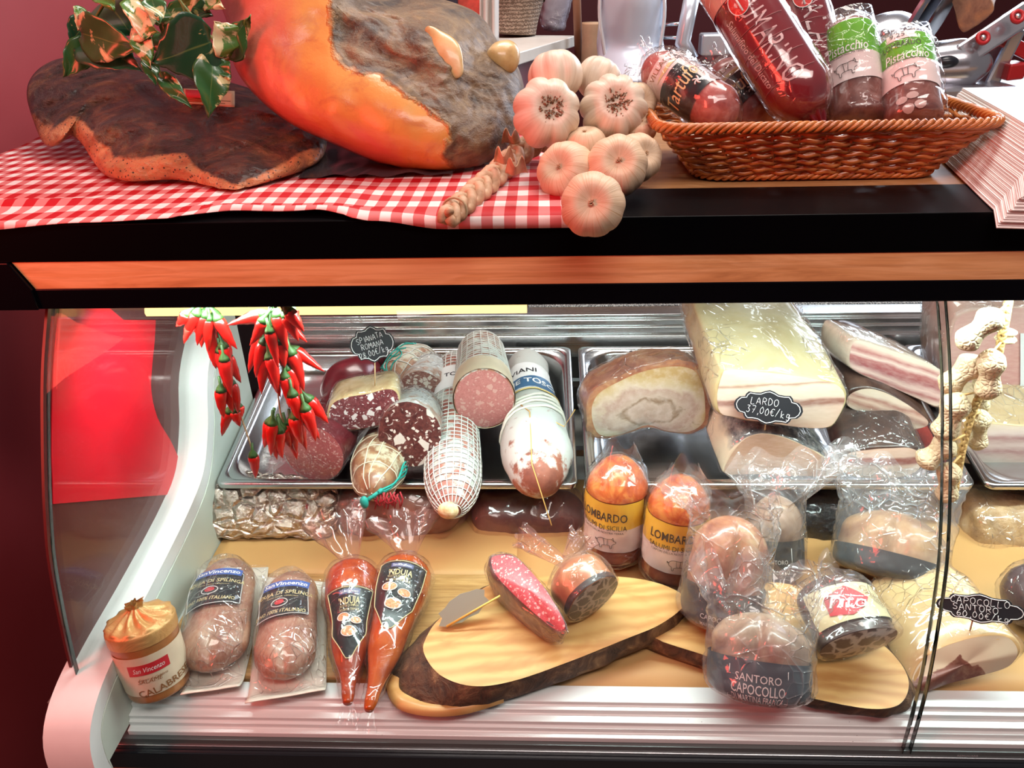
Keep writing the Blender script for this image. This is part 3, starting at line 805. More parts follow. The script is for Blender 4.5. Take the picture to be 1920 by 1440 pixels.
# coarse cut salami, big fat cubes
A_, B_ = P(782, 770, Y=.99), P(768, 815, Y=.89)
o = thing('salami', 'dark coarse salami with large white fat pieces in its round cut end', 'salami', B_)
b = Body(A_, B_, S(58, B_), [(0, .9), (1, 1)], e0=.2, e1=0, lump=.0015, seed=17, face=(0, 0, 1), ex=1.12)
casing(b, 'casing', MOLD2, o)
COARSE = cut_mat('coarse_cut', (.055, .012, .012, 1), (.15, .042, .036, 1), (.70, .60, .54, 1), 62, .07, .10, 230, .13)
b.face(1, bulge=.003).build('cut_face', COARSE, o)
b.film(.0015, .0035, 55, z1=.97).build('film', FILM2, o)
# flat spianata with cut face
o_c = P(682, 766, Y=.915)
o = thing('salami', 'flat spianata with white fat cubes in a dark oblong cut face', 'salami', o_c)
ol = [P(x, y, Y=.915) for x, y in [(613, 775), (622, 755), (645, 744), (690, 736), (730, 727), (748, 735), (752, 760), (746, 784), (715, 797), (670, 806), (635, 804), (618, 793)]]
SPI = cut_mat('spianata_cut', (.12, .022, .030, 1), (.25, .07, .075, 1), (.88, .84, .82, 1), 88, .26, .14, 420, .08)
CASW = skin_mat('waxy_casing', [(.42, .28, .12, 1), (.60, .46, .24, 1), (.70, .60, .40, 1)], 40, .35, .3, coat=.4)
sd, fc, info = slab(o, ol, (-.008, .055, .002), CASW, SPI, bev=.06, shrink=.95, names=('casing', 'cut_face'))
wrap_rings(info[5], info[0], .002, .004, 50, 4, FILM2, 'film', o)
# big cut salami on top with net
A_, B_ = P(902, 655, Y=1.115), P(908, 748, Y=.955)
o = thing('salami', 'large netted salami with a wide round pink cut end on top', 'salami', B_, 'netted salami on the left tray')
b = Body(A_, B_, S(57, B_), [(0, .84), (1, 1)], e0=.12, e1=0, face=(0, 0, 1), seed=20, lump=.001, ex=1.1)
casing(b, 'casing', skin_mat('red_brown_casing', [(.20, .05, .03, 1), (.34, .12, .07, 1), (.5, .26, .16, 1)], 45, .45, .4, mold=.35), o)
PINK = cut_mat('mortadella_cut', (.42, .14, .13, 1), (.52, .20, .18, 1), (.60, .33, .28, 1), 130, .16, .14, 320, .12)
b.face(1, bulge=.006, inset=.97).build('cut_face', PINK, o)
b.patch(.72, 1.0, -PI, PI, .0016, 48, 6).build('casing_collar', plain('cream_rind', (.72, .60, .42), .4, var=.1), o)
b.net(15, 22, .0008, .03, .74, off=.001).build('netting', NETW, o)
# tuscan salami with blue label and cord
A_, B_ = P(985, 672, Y=1.18), P(1014, 918, Y=.81)
o = thing('salami', 'thick white moulded salami with blue label band tied with string', 'salami', B_)
b = Body(A_, B_, S(74, B_), [(0, .62), (.30, .68), (.5, .78), (.78, 1.0), (1, 1)], e0=.1, e1=.30, lump=.004, lsc=22, seed=23)
t = NT('tuscan_casing'); uvv = t.sep(t.uv()).outputs[1]
n1 = t.noise(55, 6, .65); red = t.ramp(t.noise(26, 5), [(.3, (.12, .03, .02)), (.55, (.30, .10, .06)), (.75, (.55, .34, .20))])
mk = t.ramp(t.math('SUBTRACT', t.math('ADD', n1, .20), t.math('MULTIPLY', t.ramp(uvv, [(.72, 0), (.95, 1)]), .32)), [(.48, 0), (.60, 1)])
TUS = t.pbr(t.mix(t.math('MULTIPLY', mk, .93), red, (.52, .55, .52, 1)), .6, 0, t.bump(n1, .5, .0015))
casing(b, 'casing', TUS, o)
lb = b.patch(.22, .47, -1.5, 1.5, .002).build('label', LABW, o)
g = G(); mp = b.map(.30, .02, .0026)
add_text(g, 'VIANI', mp, .006, 0, .012, rot=PI, bold=.01); g.build('lettering', SIGNB, lb, smooth=False)
bl = b.patch(.365, .455, -1.5, 1.5, .0026).build('blue_band', plain('label_blue', (.04, .13, .26), .4), lb)
g = G(); add_text(g, 'SALAME TOSCANO', b.map(.405, -.10, .0032), 0, 0, .013, rot=PI, bold=.02); g.build('lettering', LABW, lb, smooth=False)
g = G(); g.tube([b.pt(.475, -1.6+3.2*i/24, .0026) for i in range(25)], .0012, 5); g.build('gold_edge', plain('gold', (.72, .52, .20), .35, .6), lb)
CORD = plain('butcher_cord', (.66, .64, .56), .8)
g = G()
for z, ph in ((.53, .2), (.555, .5), (.60, .0), (.64, .3)):
    g.tube([b.pt(z+.03*math.sin(2*PI*i/40+ph), 2*PI*i/40, .002) for i in range(40)], .0020, 6, closed=True)
g.build('cord', CORD, o)
g = G(); YC = plain('thin_yellow_string', (.60, .36, .10), .7)
g.tube([b.pt(.60, .35, .002), b.pt(.70, .05, .002), b.pt(.85, .1, .002), b.pt(.95, .25, .003), P(1034, 985, Y=.765)], .0008, 5)
g.tube([b.pt(.60, .35, .002), P(1058, 800, Y=.90), P(1078, 768, Y=.93)], .0008, 5)
g.build('string', YC, o)
sign('chalk sign reading spianata romana 28,00 euro on a toothpick', 698, 645, .92, 84, 72, .10,
     [('SPIANATA', -.03, .17, .14, .080, .20), ('ROMANA', .0, -.02, .14, .086, .18), ('28,00€/kg', .03, -.21, .15, .078, .20)],
     [P(703, 672, Y=.921), P(703, 732, Y=.930)])

# ================================================================== RIGHT TRAY
# porchetta
def pl(pts, Y): return [P(x, y, Y=Y) for x, y in pts]
o = thing('pork_roll', 'wide pale rolled roast pork cut open on the steel tray', 'cooked meat', P(1212, 800, Y=.98))
ol = pl([(1102, 800), (1098, 765), (1112, 735), (1150, 712), (1200, 690), (1260, 678), (1308, 684), (1328, 715), (1334, 760), (1330, 795), (1300, 814), (1255, 812), (1215, 800), (1180, 812), (1140, 823), (1115, 820)], .975)
t = NT('porchetta_cut'); uv = t.uv(); sp = t.sep(uv)
ln = t.n('VectorMath', {'operation': 'LENGTH'}); t.set(ln, '_0', t.map(uv, (1, 1.75, 1), (.0, .012, 0)))
rr = t.math('ADD', ln.outputs['Value'], t.math('MULTIPLY', t.math('SUBTRACT', t.noise(16, 4, .55, uv, .8), .5), .085))
c = t.ramp(t.math('DIVIDE', rr, .11), [(.0, (.42, .32, .25)), (.25, (.54, .44, .36)), (.34, (.28, .19, .12)), (.40, (.56, .46, .37)), (.60, (.48, .34, .27)), (.70, (.62, .53, .40)), (.84, (.56, .44, .25)), (.95, (.48, .33, .14))])
c = t.mix(t.math('MULTIPLY', t.ramp(t.noise(90, 5, .6, uv), [(.45, 0), (.7, 1)]), .35), c, (.80, .73, .66, 1))
c = t.mix(t.math('MULTIPLY', t.ramp(t.noise(38, 5, .6, uv, 1.5), [(.62, 0), (.70, 1)]), .6), c, (.30, .20, .11, 1))
PORC = t.pbr(c, .4, 0, t.bump(t.noise(80, 5, .6, uv), .35, .0015), coat=.3)
sd, fc, info = slab(o, ol, (-.012, .075, -.004), skin_mat('crackling', [(.24, .07, .04, 1), (.42, .18, .09, 1), (.60, .36, .18, 1)], 30, .3, .5, coat=.6), PORC, bev=.10, shrink=.9, lump=.005, bulge=.006)
wrap_rings(info[5], info[0], .002, .005, 40, 7, FILM2, 'film', o)
# lower lardo block
LSKIN = skin_mat('lard_skin', [(.46, .34, .15, 1), (.60, .49, .26, 1), (.68, .58, .36, 1)], 14, .35, .25, coat=.3, bdist=.003)
t = NT('pepper_crust'); up = t.sep(t.n('NewGeometry').outputs['Normal']).outputs[2]
nz = t.noise(70, 6, .65); pep = t.ramp(nz, [(.40, (.05, .05, .06)), (.55, (.22, .21, .20)), (.7, (.42, .38, .33))])
c = t.mix(t.ramp(t.math('ADD', up, t.math('MULTIPLY', t.math('SUBTRACT', t.noise(25, 4), .5), .5)), [(.35, 0), (.55, 1)]), (.74, .62, .44, 1), pep)
PEPPER = t.pbr(c, .5, 0, t.bump(nz, .5, .002))
LOWF = layers_mat('lard_cut_low', [(0, (.56, .35, .24)), (.5, (.60, .39, .27)), (1, (.60, .43, .29))], 12, .2, 5, lo=-.04, hi=.05, nz=.3)
o = thing('lardo_block', 'pale lardo block with a dark pepper crust under the wrapped block', 'lardo', P(1460, 880, Y=.92))
ol = pl([(1355, 878), (1372, 845), (1400, 818), (1440, 812), (1490, 826), (1540, 852), (1568, 880), (1566, 893), (1500, 893), (1420, 890), (1362, 890)], .905)
sd, fc, info = slab(o, ol, (-.025, .17, .056), PEPPER, LOWF, bev=.04, shrink=.96, lump=.002)
wrap_rings(info[5], info[0], .002, .004, 45, 9, FILM, 'film', o)
# upper lardo block
o = thing('lardo_block', 'big cream lardo block wrapped in clear film, on top of another block', 'lardo', P(1450, 800, Y=.94))
ol = pl([(1345, 775), (1338, 740), (1348, 700), (1360, 690), (1420, 694), (1480, 700), (1540, 710), (1575, 720), (1590, 742), (1582, 772), (1565, 798), (1540, 805), (1500, 803), (1420, 792), (1372, 783)], .895)
UPF = layers_mat('lard_cut_streaky', [(0, (.70, .50, .36)), (.28, (.74, .54, .42)), (.40, (.72, .52, .42)), (.455, (.30, .13, .10)), (.50, (.34, .16, .12)), (.54, (.74, .56, .45)), (.70, (.76, .60, .47)), (.735, (.42, .24, .17)), (.76, (.74, .58, .44)), (1, (.80, .68, .50))], 14, .26, 7, lo=-.055, hi=.05, nz=.25)
sd, fc, info = slab(o, ol, (-.035, .20, .085), LSKIN, UPF, bev=.05, shrink=.86, lump=.004, bulge=.002, backbend=(0, .0, -.02))
wrap_rings(info[5], info[0], .002, .006, 40, 12, FILM2, 'film', o)
twist(o, P(1480, 590, Y=1.09), P(1494, 572, Y=1.10), .006, .016, FILM2, seed=5)
sign('chalk sign reading lardo 37,00 euro stuck between the two lardo blocks', 1440, 764, .875, 124, 66, -.07,
     [('LARDO', -.05, .15, .19, .084, .0), ('37,00€/kg', .03, -.12, .20, .076, -.06)],
     [P(1436, 790, Y=.876), P(1434, 806, Y=.892)])
# pancetta slab
PANC = layers_mat('pancetta_streaks', [(0, (.80, .72, .48)), (.10, (.78, .60, .52)), (.22, (.40, .13, .13)), (.30, (.74, .52, .47)), (.42, (.34, .09, .10)), (.55, (.42, .13, .13)), (.62, (.76, .58, .52)), (.70, (.46, .17, .16)), (.80, (.78, .60, .50)), (1, (.80, .70, .52))], 26, .26, 9, lo=-.034, hi=.034, nz=.25)
o = thing('pancetta', 'long pancetta slab with red and white streaks leaning high on the right', 'pancetta', P(1670, 690, Y=1.0))
ol = pl([(1600, 636), (1625, 640), (1680, 658), (1730, 676), (1768, 700), (1772, 745), (1760, 764), (1720, 748), (1660, 722), (1610, 700), (1590, 684), (1590, 655)], .97)
sd, fc, info = slab(o, ol, (-.03, .05, .012), skin_mat('pancetta_rind', [(.50, .36, .28, 1), (.66, .52, .42, 1), (.74, .64, .54, 1)], 30, .35, .3, coat=.5), PANC, bev=.05, shrink=.95, lump=.002, uvdir=P(1770, 725, Y=.97)-P(1595, 665, Y=.97))
wrap_rings(info[5], info[0], .0015, .003, 50, 15, FILM, 'film', o)
# small pancetta end
PANC2 = layers_mat('pancetta_small_cut', [(0, (.72, .54, .42)), (.30, (.74, .56, .44)), (.42, (.44, .20, .15)), (.52, (.70, .48, .38)), (.62, (.42, .18, .14)), (.72, (.74, .58, .46)), (1, (.70, .55, .40))], 18, .35, 9, lo=-.03, hi=.03)
DARKR = skin_mat('dark_cured_rind', [(.028, .012, .010, 1), (.065, .028, .020, 1), (.12, .06, .04, 1)], 35, .35, .5, coat=.35)
o = thing('pancetta', 'small leaf shaped pancetta end with pale streaky cut', 'pancetta', P(1660, 780, Y=.98))
ol = pl([(1582, 752), (1592, 735), (1620, 726), (1655, 732), (1695, 752), (1728, 775), (1745, 792), (1735, 803), (1700, 806), (1660, 790), (1620, 775), (1592, 765)], .955)
sd, fc, info = slab(o, ol, (-.008, .13, .055), DARKR, PANC2, bev=.06, shrink=.85, lump=.002, uvdir=P(1735, 795, Y=.955)-P(1590, 745, Y=.955))
# wrapped guanciale
GUAF = layers_mat('guanciale_cut', [(0, (.72, .52, .40)), (.40, (.74, .54, .42)), (.47, (.32, .10, .08)), (.60, (.34, .11, .09)), (.66, (.74, .54, .43)), (1, (.66, .45, .34))], 18, .2, 9, lo=-.03, hi=.03)
o = thing('guanciale', 'dark cured pork cheek in shiny film with pink cut face and one red streak', 'cured meat', P(1650, 880, Y=.92))
ol = pl([(1572, 868), (1585, 850), (1620, 842), (1670, 838), (1710, 838), (1733, 852), (1730, 876), (1705, 892), (1650, 899), (1600, 894), (1576, 884)], .90)
sd, fc, info = slab(o, ol, (-.012, .17, .085), DARKR, GUAF, bev=.06, shrink=.82, lump=.003)
wrap_rings(info[5], info[0], .002, .006, 42, 18, FILM2, 'film', o)
# far right: ham slab and bacon block
o = thing('cooked_ham', 'large pink cooked ham slab standing behind the string of peanuts', 'ham', P(1850, 700, Y=1.05))
ol = pl([(1775, 775), (1770, 700), (1780, 620), (1800, 585), (1860, 575), (1990, 580), (2010, 650), (2010, 745), (1950, 760), (1850, 770)], 1.03)
HAMF = layers_mat('ham_cut', [(0, (.52, .24, .22)), (.5, (.58, .30, .27)), (1, (.66, .42, .38))], 8, .6, 8, lo=-.1, hi=.1, nz=.2)
sd, fc, info = slab(o, ol, (0, .12, .03), skin_mat('ham_skin', [(.56, .34, .28, 1), (.68, .48, .40, 1)], 14, .35, .2, coat=.4), HAMF, bev=.05, lump=.003)
lb = G().grid(8, 12, lambda u, v: P(1913+60*u, 735-110*v, Y=1.026)).build('label', LABW, o, smooth=False, solid=.0008)
wrap_rings(info[5], info[0], .002, .005, 40, 21, FILM, 'film', o)
o = thing('bacon_block', 'layered bacon block under film at the right end tray', 'bacon', P(1860, 860, Y=.95))
ol = pl([(1800, 865), (1802, 800), (1815, 790), (1900, 797), (1990, 805), (2000, 868), (1900, 872)], .955)
BACF = layers_mat('bacon_cut', [(0, (.70, .54, .46)), (.15, (.66, .46, .40)), (.3, (.44, .22, .20)), (.42, (.70, .52, .46)), (.6, (.46, .24, .22)), (.7, (.72, .56, .50)), (.85, (.74, .60, .48)), (1, (.76, .62, .40))], 16, .3, 8, lo=-.035, hi=.035)
sd, fc, info = slab(o, ol, (0, .14, .05), skin_mat('bacon_skin', [(.58, .40, .20, 1), (.70, .54, .32, 1)], 20, .35, .3, coat=.5), BACF, bev=.04, lump=.002)
wrap_rings(info[5], info[0], .002, .004, 40, 23, FILM2, 'film', o)
# ================================================================== CHILI STRINGS
def chili_mat():
    t = NT('chili_red'); n1 = t.noise(40, 4)
    return t.pbr(t.mix(n1, (.42, .004, .004, 1), (.68, .015, .008, 1)), .28, 0, t.bump(t.noise(160, 3), .12, .0006), coat=.4)
CHILI = chili_mat()
CALYX = plain('chili_stem', (.03, .085, .015), .5, var=.3, vsc=60)
TWINE = plain('twine', (.46, .34, .20), .8)
def chili(parent, base, tip, r, seed):
    base, tip = V(base), V(tip); d = (tip-base); L_ = d.length; rnd = random.Random(seed)
    side = V((rnd.uniform(-1, 1), rnd.uniform(-.6, .6), 0))*L_*.05
    pts = [base.lerp(tip, k/11)+side*(4*(k/11)*(1-k/11)) for k in range(12)]
    prf = [(0, .55), (.06, .92), (.2, 1.0), (.5, .78), (.8, .42), (.95, .16), (1, .03)]
    g = G().tube(pts, lambda t_: r*interp(prf, t_), 10)
    o = g.build('chili', CHILI, parent)
    up = -d.normalized()
    st = [base-up*r*.35, base+up*r*.2, base+up*r*.9, base+up*r*2.2+side*.6]
    G().tube(st, lambda t_: r*(.92 if t_ < .2 else .72 if t_ < .45 else .24), 8).build('stem', CALYX, o)
def bunch(label, Y, stringpts, chs, rp=12):
    sp = [P(x, y, Y=Y+.004) for x, y in stringpts]
    o = thing('chili_string', label, 'chili peppers', sp[0], 'chili strings hanging in the case')
    G().tube(crv(sp, 40), .0011, 6).build('twine', TWINE, o)
    for k, (x0, y0, x1, y1, *e) in enumerate(chs):
        rnd = random.Random(k*5+len(label)); dy = e[0] if e else rnd.uniform(-.022, .012)
        p0 = P(x0, y0, Y=Y+dy); p1 = P(x1, y1, Y=Y+dy-.004)
        chili(o, p0, p1, S(rp, p0)*rnd.uniform(.88, 1.12), k)
    return o
bunch('shorter string of red chili peppers with one lone pepper at its end', .80,
      [(392, 575), (402, 640), (415, 690), (432, 740), (448, 772), (462, 810), (473, 845)],
      [(352, 588, 330, 612), (370, 586, 345, 645), (368, 600, 378, 652), (385, 590, 370, 648), (392, 596, 392, 660), (388, 600, 408, 690), (402, 606, 436, 668, .004), (408, 596, 445, 655), (418, 648, 437, 705), (398, 640, 405, 692),
       (412, 656, 425, 735), (425, 668, 452, 718), (420, 672, 434, 745), (425, 720, 437, 775), (414, 730, 420, 785), (432, 718, 446, 775), (430, 770, 416, 818), (446, 762, 452, 785), (440, 770, 450, 800), (474, 852, 479, 897, 0), (384, 585, 362, 600), (404, 588, 424, 640)])
bunch('fuller string of bright red chili peppers in two dense clusters', .775,
      [(505, 575), (508, 620), (520, 690), (522, 745), (530, 790), (545, 815)],
      [(492, 588, 424, 610), (485, 592, 442, 606), (494, 600, 468, 648), (490, 628, 466, 700), (497, 640, 480, 708), (504, 610, 500, 640), (510, 590, 528, 650), (520, 588, 540, 660), (528, 592, 576, 642), (536, 590, 560, 640), (540, 582, 570, 622), (548, 580, 558, 610),
       (505, 620, 522, 690), (512, 618, 530, 690), (498, 668, 491, 740), (505, 668, 520, 735), (505, 676, 526, 745), (525, 640, 534, 690), (553, 655, 609, 697), (545, 660, 570, 735), (538, 690, 560, 745), (548, 692, 576, 800), (534, 705, 542, 765), (540, 720, 556, 780), (548, 738, 562, 800),
       (578, 748, 616, 794), (560, 765, 600, 825), (572, 765, 592, 828), (553, 780, 568, 835), (508, 790, 495, 840), (510, 792, 508, 855), (516, 800, 520, 862), (524, 806, 530, 860), (538, 800, 557, 862), (530, 802, 545, 840), (545, 790, 556, 850), (555, 775, 575, 845)], 12.5)

# ================================================================== PEANUT STRING
t = NT('peanut_shell'); PEAN = t.pbr(t.mix(t.noise(50, 4), (.50, .36, .20, 1), (.70, .57, .38, 1)), .6, 0, t.bump(t.ramp(t.vor(170, None, 'DISTANCE_TO_EDGE'), [(0, 0), (.25, 1)]), .6, .0016))
RAFF = plain('raffia', (.56, .34, .13), .7, var=.2, vsc=90)
Yp = .79
cp = [P(x, y, Y=Yp) for x, y in [(1893, 560), (1882, 620), (1868, 680), (1845, 730), (1825, 770), (1808, 830), (1798, 880), (1790, 925)]]
o = thing('peanut_string', 'string of big peanut shells on a braided raffia cord at the glass joint', 'peanuts', cp[0])
cc = crv(cp, 90); g = G()
for k in range(3):
    g.tube([p+V((.0032*math.sin(i*.75+k*2.09), -.002*math.cos(i*1.5+k*4.19), 0)) for i, p in enumerate(cc)], .0024, 6)
g.build('raffia_cord', RAFF, o)
for k, (x0, y0, x1, y1, r, dy) in enumerate([(1872, 585, 1802, 648, 24, -.02), (1884, 640, 1890, 618, 17, .012), (1860, 660, 1850, 742, 23, -.024), (1835, 672, 1770, 730, 24, -.004), (1800, 742, 1766, 818, 25, -.022), (1838, 772, 1832, 838, 18, .008), (1785, 828, 1728, 870, 23, -.016), (1782, 872, 1774, 936, 20, -.02), (1838, 700, 1842, 770, 14, .016)]):
    a, b_ = P(x0, y0, Y=Yp+dy), P(x1, y1, Y=Yp+dy)
    bb = Body(a.lerp(b_, -.06), b_.lerp(a, -.08), S(r*1.12, a), [(0, .72), (.25, 1.0), (.52, .70), (.8, .92), (1, .7)], e0=.22, e1=.22, lump=.0016, lsc=60, seed=30+k)
    ob = bb.geo(20, 22).build('peanut', PEAN, o)
    G().tube([bb.pt(.02, 0), min(cc, key=lambda q: (q-a).length)], .0014, 5).build('stalk', RAFF, ob)

# ================================================================== DECK: LEFT GROUP
t = NT('foil'); vv = t.map(t.obj(), (1, 1, 1.3)); n1 = t.vor(42, vv, 'DISTANCE_TO_EDGE'); n2 = t.noise(60, 6, .6, vv, 1.5)
FOIL = t.pbr((.86, .74, .66, 1), .2, 1, t.bump(t.math('ADD', t.math('MULTIPLY', t.ramp(n1, [(0, 0), (.2, 1)]), .8), n2), 1.0, .009))
o = thing('foil_parcel', 'parcel crumpled in shiny foil on the kraft paper below the left tray', 'foil parcel', P(490, 1005, z=DECK))
b = Body(P(372, 945, Y=.885), P(640, 952, Y=.890), .050, [(0, .75), (.15, 1.0), (.8, .95), (1, .85)], e0=.14, e1=.10, ex=.75, ey=.95, lump=.004, lsc=40, seed=40)
b.geo(48, 60, disp=lambda z, th: .004*abs(N3(b.pt(z, th), 60, 3))+.003*N3(b.pt(z, th), 120, 5)).build('foil_wrap', FOIL, o)
o = thing('wrapped_parcel', 'brown meat parcel in loose clear film beside the foil parcel', 'wrapped meat', P(760, 1000, z=DECK))
b = Body(P(632, 952, Y=.893), P(868, 952, Y=.896), .042, [(0, .9), (.5, 1), (1, .85)], e0=.12, e1=.2, ex=.75, lump=.006, lsc=25, seed=43)
b.geo(36, 30).build('parcel_core', skin_mat('parcel_brown', [(.16, .06, .045, 1), (.30, .13, .09, 1), (.44, .24, .17, 1)], 14, .5, .3), o)
b.film(.004, .010, 28, seed=6).build('film', PINKBAG, o)
o = thing('dark_parcel', 'dark parcel in black crinkled film at the back of the deck', 'wrapped meat', P(1540, 1000, z=DECK))
b = Body(P(1480, 962, Y=.895), P(1610, 966, Y=.895), .038, e0=.2, e1=.2, ex=.8, lump=.008, seed=45)
BLKF = NT('black_film'); BLKF = BLKF.pbr((.018, .016, .018, 1), .18, 0, BLKF.bump(BLKF.noise(70, 6, .62, None, 1.2), 1.0, .006), coat=.5)
b.geo(36, 30, disp=lambda z, th: .006*abs(N3(b.pt(z, th), 50, 3))).build('black_wrap', BLKF, o)
o = thing('paper_parcel', 'tan paper and film parcel behind under the right end tray', 'wrapped meat', P(1860, 1000, z=DECK))
b = Body(P(1800, 982, Y=.890), P(1990, 985, Y=.890), .045, e0=.15, e1=.1, ex=.8, lump=.008, seed=46)
b.geo(36, 30, disp=lambda z, th: .006*abs(N3(b.pt(z, th), 50, 3))).build('paper_wrap', skin_mat('tan_paper', [(.22, .12, .05, 1), (.46, .28, .12, 1), (.64, .46, .26, 1)], 22, .4, .8, bdist=.006), o)
b.film(.004, .009, 30, seed=8).build('film', FILM2, o)

o = thing('wrapped_parcel', 'dark maroon parcel in clear film behind the coppa and its pink tail', 'wrapped meat', P(980, 1010, z=DECK))
b = Body(P(885, 962, Y=.905), P(1098, 968, Y=.905), .040, [(0, .9), (.5, 1), (1, .85)], e0=.15, e1=.2, ex=.8, lump=.006, lsc=25, seed=47)
b.geo(36, 30).build('parcel_core', skin_mat('parcel_maroon', [(.05, .015, .013, 1), (.12, .035, .028, 1), (.22, .09, .06, 1)], 14, .45, .3), o)
b.film(.004, .009, 28, seed=9).build('film', PINKBAG, o)
GOLDT = plain('gold_print', (.72, .60, .30), .4)
SILV = plain('silver_print', (.72, .72, .70), .4)
WHT = plain('white_print', (.82, .82, .80), .5)
REDP = plain('red_print', (.55, .02, .03), .45)
# small jar-shaped sausage parcel
c0 = P(283, 1308, z=DECK+.008)
A_ = c0+V((.005, .014, .001)); B_ = A_+V((-.010, .018, .090))
o = thing('sausage_parcel', 'small round sausage parcel with gold paper gathered on top', 'sausage', A_)
b = Body(A_, B_, .0365, [(0, .80), (.06, .92), (.5, .97), (.93, 1), (1, .97)], e0=.03, e1=.10, lump=.0008, seed=50, pw=.5)
t = NT('parcel_sausage'); CALB = t.pbr(t.mix(t.noise(60, 4), (.30, .10, .03, 1), (.48, .20, .06, 1)), .3, 0, t.bump(t.noise(120, 4), .3, .001), coat=.5)
b.geo(48, 30).build('sausage_body', CALB, o)
t = NT('gold_paper'); n2 = t.noise(40, 5, .6, None, 1); GPAP = t.pbr(t.mix(n2, (.52, .25, .07, 1), (.70, .42, .17, 1)), .34, .25, t.bump(n2, .6, .004))
cen = b.ctr(1); x_, y_, w_ = b.x, b.y, b.w
def cap(u, v):
    a = 2*PI*u
    if v < .5:
        z = lerp(.80, .985, v/.5); r = b.r*1.02*interp(b.prof, z); h = (z-1)*b.L
        r *= 1+.012*math.sin(9*a+1)*sm(.2, .5, v)
        if v > .4: r *= 1-.08*((v-.4)/.1)**2
    else:
        k = (v-.5)/.5; r = lerp(b.r*.94, .006, k**.85); h = -.0015*b.L+.006*math.sin(k*PI*.5)+.004*k**3*2
        r *= 1+.06*math.sin(11*a+4*k)*(1-k*.5); h += .0022*math.sin(11*a+5*k)*math.sin(k*PI)
    return cen+x_*(math.cos(a)*r)+y_*(math.sin(a)*r)+w_*h
cp_ = G().grid(88, 30, cap, cu=True).build('paper_cap', GPAP, o)
twist(cp_, cen+w_*.008, cen+w_*.022+x_*.004, .006, .009, GPAP, 'paper_knot', 6, 2)
lb = b.patch(.16, .70, -1.5, 1.5, .0008, 36, 10).build('label', plain('label_cream', (.72, .58, .42), .4, var=.08), o)
rd = b.patch(.46, .60, -.75, .45, .0013, 20, 4).build('red_panel', REDP, lb)
g = G(); add_text(g, 'San Vincenzo', b.map(.53, -.15, .0018), 0, 0, .006, .032, shear=.3); g.build('lettering', WHT, lb, smooth=False)
g = G(); add_text(g, 'SALAME', b.map(.33, -.15, .0014), -.002, .004, .005, shear=.2)
add_text(g, 'CALABRESE', b.map(.27, .20, .0014), 0, -.003, .0085, .060, rot=.12, bold=.01); add_text(g, 'Sapori di Calabria', b.map(.40, -.1, .0014), 0, 0, .003, shear=.3)
g.build('lettering', plain('brown_print', (.28, .12, .04), .5), lb, smooth=False)

